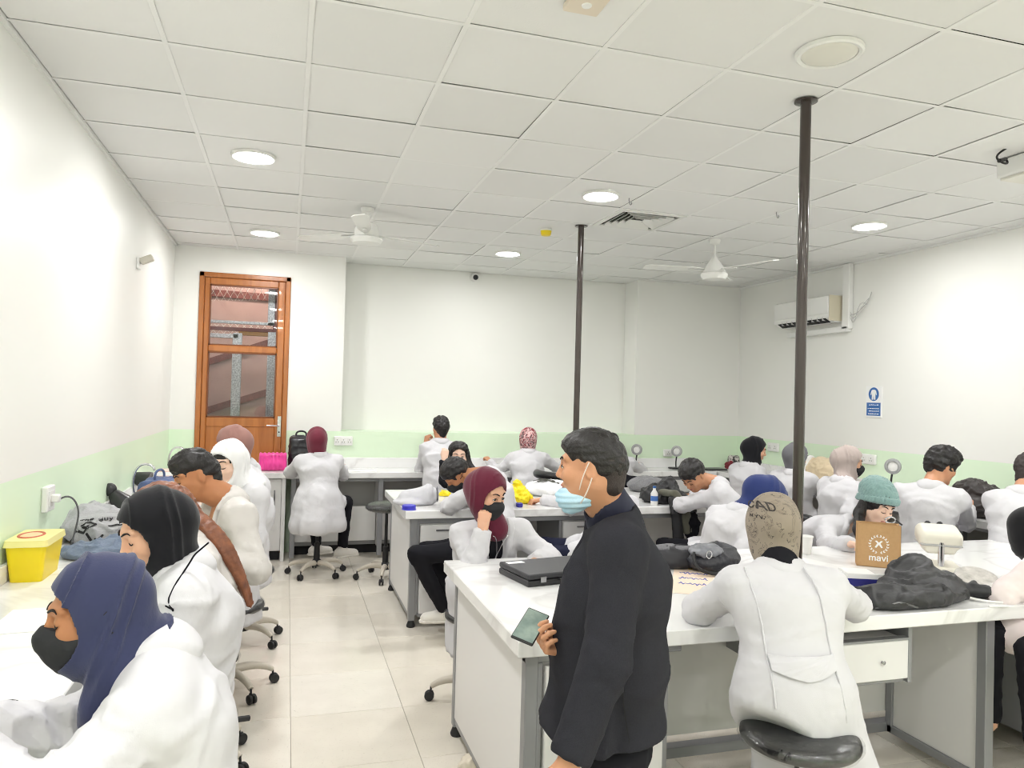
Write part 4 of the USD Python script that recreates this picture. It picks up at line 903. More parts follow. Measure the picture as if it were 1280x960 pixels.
        pts = [s.h(c[0] + .118 * math.cos(a), .1 * math.sin(a), .034 + .4 * (.118 * math.cos(a) + c[0])) for a in np.linspace(0, 2 * np.pi, n + 1)]
        for a_, b_ in zip(pts[:-1], pts[1:]): W.cone(a_, b_, .015, .015, .004); W.cone(a_ + s.H[:, 2] * .018, b_ + s.H[:, 2] * .018, .014, .014, .006)
        v, f = W.mesh(); q = (v - s.C) / s.z @ s.H; ph = np.arctan2(q[:, 1], q[:, 0] + .03); part(b, 'ribbed_band', displace((v, f), .003 * np.sin(ph * 40)), mat_, smooth=True); return s
def cloth(name, col, var=None, rough=.85, bump=(260, .15), sheen=.2): return mat(name, col, rough, spec=.15, bump=bump, var=var, sheen=sheen)
def arm(e, w, **k): return dict(e=np.asarray(e, float), w=np.asarray(w, float), **k)
V3 = lambda *a: np.array(a, float)
DOWN = V3(0, 0, -1)
PEOPLE = {}

# ---- left row, facing the left wall
p = Person('woman in navy hijab and black face mask writing at the front left counter', P(123, 764, 1.72), 197, 9, P(190, 812, 1.76), V3(-.26, 1.70, .66), 184, skin='tan', hunch=.05,
           larm=arm(P(110, 962, 1.5), P(-30, 950, 1.5), curl=.4), rarm=arm(P(100, 905, 1.86), P(-40, 905, 1.74), curl=.5), size=.88)
p.body().face(brows=True, lips=False).mask().coat(COATW, hem=.3, amp=.012)
p.hijab(cloth('navy_hijab', (58, 62, 92)), bun=0, amp=.0068, freq=24, drape=0, front=.016, tail=[(p.h(-.02, .05, -.1), .05), (P(150, 850, 1.68), .045), (P(128, 885, 1.68), .035), (P(112, 905, 1.68), .018)], dirn=(1, 0, .5))
PEOPLE[1] = p
p = Person('woman in black hijab looking down beside the woman in navy hijab', P(193, 661, 2.42), 206, 24, P(226, 706, 2.47), V3(-.34, 2.47, .66), 185, skin='light', hunch=.07,
           larm=arm(P(212, 842, 2.25), P(160, 835, 2.15), nohand=True), rarm=arm(P(190, 800, 2.65), P(150, 790, 2.7), nohand=True), size=.9)
p.body().face().coat(COATW, hem=.38, amp=.009).trousers().hijab(cloth('black_hijab', (26, 26, 30)), bun=.02, amp=.004, drape=0, front=.012)
PEOPLE[2] = p
p = Person('woman with long auburn hair down her back, bent behind the black hijab', P(203, 648, 3.02), 195, 40, P(243, 676, 3.06), V3(-.35, 3.08, .66), 183, skin='light', larm=arm(P(225, 760, 2.85), P(140, 780, 2.8)), rarm=arm(P(200, 740, 3.2), P(120, 740, 3.1)))
p.body().face().coat(COAT2, hem=.42, amp=.009).hair(HAIRBR, nape=-.1, ear=False, sides=.012)
base_ = [P(215, 640, 3.05), P(250, 657, 3.0), P(275, 685, 2.97), P(293, 715, 2.97), P(304, 740, 2.97), P(311, 760, 2.97)]; rad_ = [.024, .0125, .0105, .009, .007, .003]
from scipy.interpolate import CubicSpline
sp_ = CubicSpline(np.arange(6), np.array(base_)); t_ = np.linspace(0, 5, 22); c_ = sp_(t_); tn_ = sp_(t_, 1); w_ = np.interp(t_, np.arange(6), [.026, .024, .022, .019, .013, .003])
p.locks([[(c_[i] + np.cross(unit(tn_[i]), CF) * w_[i] * (k / 2.) + CF * .012 * abs(k) + CR * .004 * math.sin(i * .5 + k * 2), float(np.interp(t_[i], np.arange(6), rad_))) for i in range(22)] for k in (-2, -1, 0, 1, 2)], HAIRBR, amp=.0012, h=.0075, k=.008)
PEOPLE[3] = p
p = Person('young man with thick black hair and brown shirt bending over the left counter', P(244, 594, 3.72), 199, 22, P(284, 624, 3.74), V3(-.38, 3.74, .66), 202, skin='tan', sex='m', larm=arm(P(312, 690, 3.55), P(235, 690, 3.5)), rarm=arm(P(250, 668, 3.95), P(200, 670, 3.8)), size=.9, hunch=.06, shw=.15)
p.body().face().shirt(BROWNT).coat(COAT2, hem=.42, vneck=(.35, .1), amp=.009, bulk=.93).hair(HAIRB, top=.012, front=.006, line=(.145, -.045), tight=.91)
PEOPLE[4] = p
p = Person('woman in white hijab with her face turned, behind the black-haired young man', P(285, 579, 4.5), 238, 12, P(308, 604, 4.6), V3(-.29, 4.62, .66), 195, skin='pale', larm=arm(P(318, 655, 4.4), P(262, 655, 4.4)), rarm=arm(P(270, 640, 4.8), P(230, 640, 4.7)))
p.body(); p.gaze = 0; p.face().coat(COATW, hem=.4, amp=.009).hijab(cloth('white_hijab', (240, 240, 240)), bun=.02, chest=.25, front=.006).hair(HAIRB, line=(.15, -.03), amp=.002, nape=-.03, tight=.96, crest=False)
PEOPLE[5] = p
p = Person('woman in mauve hijab behind the woman in white hijab', P(291, 556, 5.45), 160, 20, P(303, 581, 5.48), V3(-.25, 5.48, .66), 175, larm=arm(P(325, 625, 5.3), P(285, 620, 5.3)), rarm=arm(P(300, 610, 5.7), P(270, 610, 5.6)))
p.body().coat(COATW, hem=.4).hijab(cloth('mauve_hijab', (148, 110, 102)), bun=.02, drape=0)
PEOPLE[6] = p
# ---- back counter
p = Person('woman in maroon hijab seen from behind, seated at the back counter', P(396, 551, 7.5), 92, 14, P(398, 571, 7.46), P(398, 628, 7.36), 95, larm=arm(P(362, 592, 7.72), P(378, 583, 8.02)), rarm=arm(P(428, 594, 7.72), P(429, 584, 8.02), d=(0, 1, .35), curl=.5), hunch=.03, size=1.02,
           legs={'r': (P(433, 628, 7.62), P(428, 687, 7.56)), 'l': (P(392, 640, 7.78), P(396, 684, 7.9))})
p.body().coat(COATW, hem=.42, amp=.008, thighs=.5, drape=[(P(398, 625, 7.3), P(392, 655, 7.22), .16, .17), (P(412, 625, 7.35), P(416, 655, 7.3), .12, .13), (P(385, 625, 7.35), P(378, 655, 7.3), .12, .13)]).trousers().shoes(SOCK, dirs=V3(.85, .4, 0)).hijab(cloth('maroon_hijab', (112, 44, 60), rough=.7), bun=.03, drape=.0, amp=.003)
PEOPLE[7] = p
p = Person('man with short black hair at the back counter, hand raised to his ear', P(551, 536, 7.95), 95, 8, P(550, 553, 7.9), P(546, 626, 7.68), 92, sex='m', skin='mid', larm=arm(P(526, 588, 8.0), P(532, 556, 7.98), d=(.15, -.1, 1), back=(-1, -.5, 0), curl=.6), rarm=arm(P(566, 592, 8.0), P(572, 588, 8.22)), hunch=.03, shw=.15)
p.body().coat(COATW, hem=.4, amp=.01, thighs=.4).trousers().hair(HAIRB, top=.012, sides=.004, nape=-.06)
PEOPLE[8] = p
p = Person('woman in red floral hijab seen from behind at the back counter', P(660, 549, 8.0), 80, 12, P(660, 566, 7.95), P(655, 630, 7.7), 82, larm=arm(P(626, 588, 7.98), P(612, 577, 8.16)), rarm=arm(P(700, 588, 7.98), P(706, 578, 8.2)), hunch=.03, shw=.17)
def floral():
    n = {'tc': ('texture_coordinate', {}), 'n': ('noise_texture', dict(scale=15.0, detail=3.0, distortion=1.5)), 'r': ('rgb_ramp', dict(ramp=[(0, lin(110, 40, 50)), (.42, lin(150, 62, 70)), (.48, lin(226, 206, 204)), (.56, lin(214, 150, 150)), (.6, lin(92, 60, 66)), (1, lin(222, 208, 206))])), 'p': ('principled_bsdf', dict(roughness=.8))}
    return usdkit.material(stage, '/World/Looks/floral_cloth', n, [('tc.object', 'n.vector'), ('n.fac', 'r.fac'), ('r.color', 'p.base_color')], surface='p.BSDF')
p.body().coat(COATW, hem=.45, amp=.011, thighs=.4).trousers().hijab(floral(), bun=.02, drape=0)
PEOPLE[12] = p
p = Person('white-coated student at the back counter behind the head of the man in the dark suit', P(764, 556, 8.0), 85, 10, P(768, 572, 7.95), P(772, 630, 7.7), 85, sex='m', larm=arm(P(740, 592, 8.0), P(752, 583, 8.2)), rarm=arm(P(803, 590, 8.0), P(800, 582, 8.2)))
p.body().coat(COATW, hem=.42, thighs=.4).trousers().hair(HAIRB, top=.01)
PEOPLE[15] = p
# ---- middle bench
p = Person('young woman with long dark hair leaning her head on her hand across the middle bench', P(573, 569, 7.0), 262, 10, P(580, 592, 7.06), V3(1.75, 7.15, .66), 255, skin='pale', rarm=arm(P(556, 602, 6.72), P(556, 583, 6.8), d=(.1, .1, 1), back=(-.2, -1, 0), curl=.6), larm=arm(P(612, 606, 6.75), P(590, 613, 6.55)), size=1.02)
p.body(); p.face('open').coat(BLACKC, name='black_top').hair(HAIRB, ear=False, sides=.01, line=(.13, .0), nape=-.1).locks([[(p.h(-.02, .08, .02), .03), (p.h(-.01, .095, -.08), .032), (P(594, 590, 6.95), .03), (P(600, 606, 6.9), .02)], [(p.h(-.03, -.08, .02), .03), (p.h(-.02, -.095, -.1), .03), (P(563, 600, 7.0), .025)]])
PEOPLE[9] = p
p = Person('young man in black mask and black trousers slumped over the middle bench', P(570, 593, 5.62), 205, 50, P(610, 593, 5.52), P(618, 684, 5.24), 150, sex='m', skin='tan', hunch=.06, shyaw=150, larm=arm(P(548, 640, 5.56), P(584, 628, 5.75), curl=.6), rarm=arm(P(636, 630, 5.7), P(600, 626, 5.85)),
           legs={'l': (P(521, 693, 5.12), P(556, 764, 5.26)), 'r': (P(533, 688, 5.4), P(572, 760, 5.42))})
p.body().mask().coat(COATW, hem=.45, amp=.01, thighs=.25).trousers().shoes(SOCK, dirs=V3(-.9, .1, 0)).hair(HAIRB, top=.006, sides=.004, nape=-.05)
PEOPLE[10] = p
p = Person('woman in maroon hijab and black mask resting her temple on her hand', P(609, 616, 3.95), -58, 20, P(618, 659, 4.0), V3(1.09, 4.16, .66), -80, skin='light', hunch=.05, size=1.02,
           rarm=arm(P(592, 708, 3.80), P(602, 668, 3.80), d=P(606, 630, 3.84) - P(601, 668, 3.8), back=(-.5, -1, .1), curl=.75), larm=arm(P(682, 694, 3.95), P(668, 702, 3.72), d=(-.15, -1, -.05), curl=.3), shw=.175)
p.body().face('open', lips=False).mask().shirt(BLACKC).coat(COATW, hem=.3, vneck=(.15, .075), amp=.01, drape=[(P(588, 720, 4.06), P(576, 850, 4.06), .07, .05)]).trousers()
p.hijab(cloth('burgundy_hijab', (100, 34, 54), rough=.7), bun=.04, drape=0, amp=.0035, low=-.004, throat=False)
n0 = p.sp(.88) + p.fw * .13
part(p.T, 'necklace', cat(tube([p.nb + p.S * .05 + p.fw * .09 - [0, 0, .03], p.sp(.8) + p.S * .02 + p.fw * .14, p.sp(.62) + p.fw * .155, p.sp(.8) - p.S * .02 + p.fw * .14, p.nb - p.S * .05 + p.fw * .09 - [0, 0, .03]], .0022, 6, smooth=30), tube([p.sp(.62) + p.fw * .157, p.sp(.5) + p.fw * .152], .004, 6)), M['chrome'])
PEOPLE[11] = p
p = Person('student with navy trousers at the middle bench, mostly hidden by the man in the suit', P(752, 590, 5.45), 170, 40, P(752, 615, 5.4), P(742, 690, 5.1), 150, sex='m', larm=arm(P(716, 634, 5.48), P(676, 624, 5.72), curl=.5, d=(-1, .2, -.1)), rarm=arm(P(790, 630, 5.6), P(762, 625, 5.8)),
           legs={'l': (P(690, 694, 5.1), P(700, 760, 5.15))})
p.body().coat(COATW, hem=.42, thighs=.4, amp=.01).trousers(NAVYC).shoes().hair(HAIRB)
PEOPLE[14] = p
p = Person('student in black jacket across the middle bench, hidden behind the man in the suit', P(762, 572, 7.0), 250, 15, P(776, 600, 7.0), V3(3.05, 7.1, .66), 250, skin='light', larm=arm(P(808, 622, 6.65), P(800, 632, 6.45), d=(-.2, -.2, 1), curl=.5), rarm=arm(P(755, 625, 6.7), P(770, 632, 6.5)), size=.95)
p.body().coat(BLACKC, name='black_jacket').hair(HAIRB, ear=False)
PEOPLE[26] = p
p = Person('young man with black hair face down on his folded arms at the middle bench', P(866, 594, 5.32), 204, 48, P(896, 605, 5.3), P(896, 690, 5.05), 150, sex='m', skin='mid', hunch=.07, larm=arm(P(842, 634, 5.42), P(882, 622, 5.7), curl=.5), rarm=arm(P(905, 622, 5.75), P(860, 620, 5.8)), shw=.17)
p.body().face().coat(COATW, hem=.42, amp=.01, thighs=.4).trousers().hair(HAIRB, top=.008, sides=.006, nape=-.055)
PEOPLE[16] = p
# ---- right counter
def rightrow(k, label, head, hy, hp_, nb, pel, by, larm, rarm, **kw):
    PEOPLE[k] = Person(label, head, hy, hp_, nb, pel, by, larm=larm, rarm=rarm, **kw); return PEOPLE[k].body()
p = rightrow(18, 'woman in black hijab in profile at the far end of the right counter', P(944, 562, 6.6), -28, 16, P(936, 583, 6.6), V3(4.56, 6.62, .66), 5, arm(P(962, 598, 6.85), P(985, 595, 6.85)), arm(P(952, 604, 6.35), P(988, 600, 6.4)), skin='light')
p.face().coat(COATW, hem=.42).hijab(cloth('black_hijab_far', (28, 28, 32)), bun=.03, drape=.75)
p = rightrow(19, 'woman in grey hijab partly behind the near brown pole', P(995, 571, 6.0), 8, 20, P(992, 592, 5.98), V3(4.66, 5.98, .66), 25, arm(P(985, 612, 6.25), P(1000, 606, 6.45)), arm(P(1024, 612, 5.85), P(1040, 608, 6.0)), skin='light')
p.coat(COATW, hem=.42).hijab(cloth('grey_hijab', (112, 112, 116)), bun=.03, drape=0)
p = rightrow(20, 'woman in taupe hijab and black mask at the right counter below the sign', P(1061, 577, 5.3), -30, 14, P(1052, 602, 5.28), V3(4.55, 5.26, .66), 5, arm(P(1080, 622, 5.6), P(1100, 612, 5.6)), arm(P(1062, 640, 5.05), P(1104, 632, 5.1)), skin='light', size=1.02)
p.face(lips=False).mask().coat(COATW, hem=.42, amp=.011).hijab(cloth('taupe_hijab', (186, 172, 166)), bun=.035, drape=.7, amp=.005, freq=36)
p = rightrow(22, 'young man with curly black hair seen from behind at the right counter', P(1177, 583, 4.35), -12, 20, P(1163, 610, 4.3), V3(4.42, 4.26, .7), 28, arm(P(1160, 640, 4.6), P(1190, 630, 4.8)), arm(P(1208, 656, 4.28), P(1213, 630, 4.5), d=(.4, .5, .55), curl=.6), sex='m', skin='mid', hunch=.05)
p.face(lips=False).coat(COATW, hem=.42, amp=.01).trousers().hair(HAIRB, top=.02, front=.02, sides=.01, curl=.01, nape=-.05, line=(.15, -.05))
part(p.T, 'watch', tube([p.arms['r']['w'] - unit(p.arms['r']['w'] - p.arms['r']['e']) * .0, p.arms['r']['w'] + unit(p.arms['r']['w'] - p.arms['r']['e']) * .02], .036, 16), M['blackp'])
p = rightrow(23, 'man in white coat cut off by the right edge of the picture, seen from behind', P(1288, 590, 3.92), 10, 16, P(1278, 618, 3.85), V3(4.62, 3.75, .7), 40, arm(P(1260, 640, 4.2), P(1290, 640, 4.35)), arm(P(1310, 660, 3.75), P(1320, 640, 3.9)), shw=.155, sex='m', skin='mid')
p.coat(COATW, hem=.42, amp=.01).trousers().hair(HAIRF, top=.008)
# ---- front bench
p = Person('woman in navy hijab bending to the right over the far side of the front bench', P(956, 624, 4.3), -8, 50, P(925, 640, 4.32), P(906, 720, 4.34), 15, hunch=.06, larm=arm(P(935, 660, 4.6), P(975, 660, 4.55)), rarm=arm(P(930, 690, 4.08), P(985, 690, 4.0)), size=1.1, skin='light')
p.body().coat(COATW, hem=.4, amp=.01, bulk=1.05).hijab(cloth('royal_navy_hijab', (44, 58, 112), rough=.6), bun=.05, drape=.75, amp=.006, freq=22, size=1.08)
PEOPLE[17] = p
p = Person('woman in teal knitted beanie and dark hair peering down behind the kraft bag', P(1097, 632, 4.02), -92, 22, P(1066, 655, 4.14), V3(3.25, 4.42, .66), -80, hroll=-8, skin='pale', hunch=.05, rarm=arm(P(1038, 694, 3.78), P(1070, 680, 3.6), curl=.5), larm=arm(P(1120, 690, 3.9), P(1110, 690, 3.66)), size=1.03)
p.body().face().shirt(BLACKC).coat(COATW, hem=.42, vneck=(.4, .05), amp=.01)
p.hair(HAIRB, ear=False, sides=.008, nape=-.1, line=(.14, -.03)).locks([[(p.h(-.03, -.075, .02), .035), (p.h(-.02, -.09, -.08), .035), (P(1074, 662, 3.98), .035), (P(1080, 690, 3.9), .03)], [(p.h(-.02, .078, .02), .03), (p.h(-.01, .085, -.09), .03), (p.h(.0, .08, -.15), .02)]]).beanie(mat('teal_wool', (132, 164, 160), .9, bump=(140, .6), sheen=.3))
PEOPLE[21] = p
p = Person('student in black hijab leaning in at the right end of the front bench', P(1300, 668, 2.78), -42, 40, P(1336, 684, 2.68), P(1372, 800, 2.42), 165, hunch=.06, sh=(P(1306, 706, 2.54), P(1352, 702, 2.86)), larm=arm(P(1262, 738, 2.6), P(1310, 742, 2.8)), rarm=arm(P(1340, 720, 2.95), P(1310, 730, 3.1)), skin='light', size=1.0)
p.body().face().coat(mat('pinkish_coat', (240, 228, 226), .85), amp=.008).trousers().hijab(cloth('black_hijab_near', (30, 30, 33)), bun=.03, drape=.8)
PEOPLE[24] = p
# ---- the woman with her back to the camera
def printed():
    n = {'tc': ('texture_coordinate', {}), 'n': ('noise_texture', dict(scale=17.0, detail=2.0, distortion=2.2)), 'r': ('rgb_ramp', dict(ramp=[(0, lin(150, 138, 122)), (.545, lin(152, 140, 124)), (.565, lin(66, 60, 56)), (.585, lin(150, 138, 122)), (.66, lin(140, 128, 113)), (.68, lin(70, 64, 60)), (.7, lin(146, 134, 118)), (1, lin(150, 138, 122))])), 'p': ('principled_bsdf', dict(roughness=.75)), 'b': ('noise_texture', dict(scale=300.0)), 'bb': ('bump', dict(strength=.12, distance=.003))}
    return usdkit.material(stage, '/World/Looks/printed_taupe_cloth', n, [('tc.object', 'n.vector'), ('n.fac', 'r.fac'), ('r.color', 'p.base_color'), ('tc.object', 'b.vector'), ('b.fac', 'bb.height'), ('bb.normal', 'p.normal')], surface='p.BSDF')
p = Person('woman in printed taupe hijab and white coat seen from behind at the front bench', P(966, 662, 2.5), 66, 30, P(976, 716, 2.38), P(992, 868, 2.22), 72, hunch=.035, larm=arm(P(873, 762, 2.60), P(930, 745, 2.92)), rarm=arm(P(1086, 768, 2.56), P(1040, 740, 2.9)), size=1.0, shw=.165, legs={'l': (P(985, 880, 2.62), P(985, 1000, 2.6)), 'r': (P(1025, 880, 2.6), P(1030, 1000, 2.58))})
p.body().coat(COATW, hem=.36, amp=.0045, thighs=.45, drape=[(P(1010, 870, 2.22), P(1058, 1000, 2.2), .14, .15), (P(985, 860, 2.24), P(982, 900, 2.22), .17, .17)], hemdir=(.16, .12), seed=3, extra=lambda V: V.ell(P(962, 1000, 2.0), (.235, .36, .23), None, .03, 's').ell(P(930, 1000, 2.2), (.2, .4, .2), None, .03, 's')).trousers()
p.hijab(printed(), size=1.07, bun=.05, drape=0, amp=.004, freq=14, seed=7)
PEOPLE[25] = p
# ---- the man in the dark suit
p = Person('man in charcoal suit jacket standing with a light blue mask under his chin', P(738, 583, 2.0), 148, 5, P(766, 640, 2.05), P(766, 925, 2.04), 158, sex='m', skin='mid', hunch=.02, standing=True, shw=.19, larm=arm(P(758, 825, 1.78), P(712, 950, 1.74), d=(-.3, -.05, -1), back=(0, -1, 0), curl=.3), rarm=arm(P(745, 822, 2.2), P(716, 806, 2.1), d=P(676, 797, 2.06) - P(716, 806, 2.1), back=(.1, .5, -.8), curl=.5), size=.86)
p.body().face('open').mask(MASKL, low=True, loops=LOOP).shirt(BLUES, neck=True).coat(SUIT, collar=0, neckhole=.074, name='suit_jacket', hem=.79, thighs=0, flare=.185, amp=.0045, vneck=(.5, .05), belly=.085, bulk=1.1, off=.02, hemdir=(-.02, .01)).trousers(BLACKC).shoes(BLACKC)
p.hair(HAIRF, top=.0, amp=.0008, freq=80, nape=-.06, line=(.125, -.025), tight=.925).hair(HAIRB, top=.002, amp=.0025, freq=60, nape=.03, line=(.13, -.008), name='top_hair', tight=.955)
PEOPLE[13] = p

def decal(mesh, tri, o, u, v, lift=.0015, sub=.012, kn=6):
    """Lays flat print (a trimesh in its own xy plane) on the surface of a mesh: o origin, u, v directions of print x and y."""
    from scipy.spatial import cKDTree
    u, v = unit(u), unit(v); n = unit(np.cross(u, v)); tv, tf = vf(tri)
    tv, tf = trimesh.remesh.subdivide_to_size(tv, tf, sub)[:2]
    mv, mf = mesh; N = vnormals(mv, mf); ok = N @ n > .15; q = mv[ok] - o
    k = cKDTree(np.stack([q @ u, q @ v], 1)); d, i = k.query(tv[:, :2], k=kn); h = (q @ n)[i]; top = h.max(1)[:, None]; w = (h > top - .03) / (d + (.002 if kn < 10 else .012)); h = (h * w).sum(1) / w.sum(1)
    return o + tv[:, :1] * u + tv[:, 1:2] * v + (h + lift + tv[:, 2])[:, None] * n, tf
def strip(pts, w, d=.0012):
    from shapely.geometry import LineString
    g = LineString(pts).buffer(w / 2, cap_style=2); return trimesh.creation.extrude_polygon(g, d, engine='earcut')
p = PEOPLE[25]
V = Vol(p.nb - .2, p.nb + .2, .009); V.cone(p.h(-.05, 0, -.15), p.nb - p.fw * .02 + [0, 0, -.02], .07, .09, 0); us_ = V.mesh(); part(p.hijn, 'under_scarf', displace(us_, .003 * ridge(us_[0] * 22, 2)), BLACKC, smooth=True)
o = P(985, 800, 2.15); u = CR; v = np.array([0, 0, 1.])
sc = 2.42 / FPX
def at25(x, y): return ((x - 985) * sc, (800 - y) * sc)
for k, pts in enumerate(([(950, 722), (953, 740), (960, 790), (961, 830), (963, 880)], [(1031, 722), (1036, 740), (1042, 790), (1046, 840), (1056, 900)])):
    xy = np.array([at25(*a) for a in pts]); tt = np.linspace(0, len(xy) - 1, 60); xy = np.stack([np.interp(tt, np.arange(len(xy)), xy[:, c_]) for c_ in (0, 1)], 1)
    dv = decal(p.coatm, (np.c_[xy, np.zeros(60)], np.array([[i_, i_ + 1, i_ + 1] for i_ in range(59)])), o, u, v, lift=.001, sub=9., kn=16)[0]
    part(p.coatn, 'back_seam', tube(dv, .0042, 6), COATW, smooth=True)
part(p.coatn, 'half_belt', decal(p.coatm, trimesh.creation.extrude_polygon(Polygon([at25(*a) for a in ((961, 820), (1044, 818), (1046, 834), (1022, 843), (1003, 846), (984, 842), (962, 836))]), .003, engine='earcut'), o, u, v, lift=.005, kn=60, sub=.03), COATW, smooth=True)
for sg in (-1, 1):
    sh_ = p.sl if sg < 0 else p.sr; el = (p.arms['l'] if sg < 0 else p.arms['r'])['e']; c = sh_ + .16 * (el - sh_); ax = unit(el - sh_); e1 = unit(np.cross(ax, p.fw)); e2 = np.cross(ax, e1)
    from scipy.spatial import cKDTree
    kd = cKDTree(p.coatm[0]); ring = []
    for a in np.linspace(0, 2 * np.pi, 30):
        g = c + (e1 * math.cos(a) + e2 * math.sin(a)) * .075; _, i = kd.query(g); ring.append(p.coatm[0][i])
    ring = np.array(ring); ring = np.stack([np.convolve(np.r_[ring[-3:-1, k], ring[:, k], ring[1:3, k]], np.ones(5) / 5, 'valid') for k in range(3)], 1)
    part(p.coatn, 'sleeve_seam', tube(ring, .0035, 6), COATW, smooth=True)
ink = mat('dark_print', (58, 52, 50), .7)
oh = P(966, 660, 2.35)
for txt, x, y, hh in (('CAD', 948, 640, .026), ('NYW', 950, 652, .011)):
    part(p.hijn, 'print', decal(p.hijm, meshkit.text_mesh(txt, hh, .0008, True), oh + ((x - 966) * CR + (660 - y) * np.array([0, 0, 1.])) * 2.55 / FPX, CR, np.array([0, 0, 1.]), sub=.006), ink, smooth=True)
p = PEOPLE[2]
o = P(225, 740, 2.2); sc2 = 2.3 / FPX
for pts in ([(238, 694), (222, 708), (211, 728), (206, 752), (214, 764)], [(204, 758), (214, 762)]):
    xy = np.array([((x - 225) * sc2, (740 - y) * sc2) for x, y in pts]); tt = np.linspace(0, len(xy) - 1, 24); xy = np.stack([np.interp(tt, np.arange(len(xy)), xy[:, c_]) for c_ in (0, 1)], 1)
    part(p.coatn, 'black_cord', tube(decal(p.coatm, (np.c_[xy, np.zeros(24)], np.array([[i_, i_ + 1, i_ + 1] for i_ in range(23)])), o, CR, np.array([0, 0, 1.]), lift=.001, sub=9., kn=12)[0], .0026, 6), BLACKC, smooth=True)
p = PEOPLE[13]
o = P(760, 800, 1.7)
part(p.coatn, 'back_vent', decal(p.coatm, strip([((a - 760) * 2.1 / FPX, (800 - b) * 2.1 / FPX) for a, b in ((786, 868), (792, 905), (800, 950))], .004, .001), o, CR, np.array([0, 0, 1.])), mat('suit_seam', (26, 26, 30), .9), smooth=True)
w = p.arms['l']['w']; d = unit(w - p.arms['l']['e'])
for k in range(3):
    b = w - d * (.03 + .016 * k) + np.cross(d, [0, 0, 1.]) * 0 - CF * .042 + CR * .012; part(p.coatn, 'cuff_button', xform(trimesh.creation.icosphere(2, .006), t=b), M['blackp'], smooth=True)
# ================================================================ stools
TAPE = mat('beige_wrapped_plastic', (206, 198, 184), .55, bump=(60, .5)); SEATM = mat('dark_grey_vinyl', (30, 30, 33), .3, bump=(40, .15))
def stool(path_name, label, loc, zs=.56, rot=0, back=False, film=True, group=None):
    t = thing(path_name, label, 'stool', (0, 0, 0), group or 'swivel stools')
    UsdGeom.Xformable(t.prim).ClearXformOpOrder(); t.prim.GetAttribute('xformOp:translate').Set(Gf.Vec3d(*map(float, loc))); x = UsdGeom.Xformable(t.prim); x.SetXformOpOrder([UsdGeom.XformOp(t.prim.GetAttribute('xformOp:translate')), x.AddRotateZOp()]); t.prim.GetAttribute('xformOp:rotateZ').Set(float(rot))
    part(t, 'hub', lathe([(.04, .085), (.045, .09), (.045, .135), (.03, .15)], 20), M['blackp'])
    part(t, 'gas_lift', lathe([(.03, .14), (.026, .3), (.016, .305), (.014, zs - .1), (.014, zs - .07)], 20), M['blackp'])
    part(t, 'seat_plate', cat(box(-.08, .08, -.06, .06, zs - .085, zs - .068, .003)), M['blackm'], smooth=False)
    part(t, 'lever', cat(tube([(.05, .03, zs - .08), (.14, .07, zs - .095), (.2, .1, zs - .11)], .006, 8), tube([(.19, .095, zs - .108), (.25, .125, zs - .12)], .012, 8)), M['blackp'])
    V = Vol((-.22, -.22, zs - .1), (.22, .22, zs + .03), .011); V.ell((0, 0, zs - .04), (.195, .195, .05), None, 0); V.cone((0, 0, zs - .045), (0, 0, zs - .035), .03, .03, 0, flat=None)
    V.ell((0, 0, zs - .03), (.18, .18, .032), None, .03)
    part(t, 'seat', V.mesh(), SEATM, smooth=True)
    if film:
        v, f = xform(V.mesh(), s=(1, 1, 1)); c = np.array([0, 0, zs - .035]); part(t, 'plastic_wrap', (c + (v - c) * 1.03 + vnormals(v, f) * (.004 * ridge(v * 28, 3))[:, None], f), M['film'], smooth=True)
    for k in range(5):
        R = rotz(72 * k); L = part(t, 'leg', xform(tube([(.03, 0, .115), (.12, 0, .125), (.22, 0, .105), (.262, 0, .082)], [.026, .024, .02, .015], 10, smooth=10), R), TAPE)
        part(L, 'caster', xform(cat(*[xform(lathe([(.012, -.009), (.026, -.007), (.028, 0), (.026, .007), (.012, .009)], 16), rotx(90), (.272, y, .0285)) for y in (-.013, .013)], tube([(.262, 0, .085), (.265, 0, .045)], .006, 8), box(.25, .285, -.006, .006, .03, .058, .003)), R), M['rubber'])
    if back:
        part(t, 'back_bracket', tube([(-.05, 0, zs - .075), (-.2, 0, zs - .07), (-.26, 0, zs - .02), (-.27, 0, zs + .24)], .013, 8, smooth=20), M['blackp'])
        W = Vol((-.34, -.26, zs + .16), (-.15, .26, zs + .36), .011)
        for k in range(12):
            a, b = (-1 + k / 6) * .19, (-1 + (k + 1) / 6) * .19; W.cone((-.29 + a * a * 1.4, a, zs + .26), (-.29 + b * b * 1.4, b, zs + .26), .042, .042, .01)
        part(t, 'backrest', W.mesh(), SEATM, smooth=True)
    return t
st0 = stool('swivel_stool', 'swivel stool with beige star base under the maroon-hijab student at the back counter', (*PEOPLE[7].pel[:2], 0), zs=.53, rot=20)
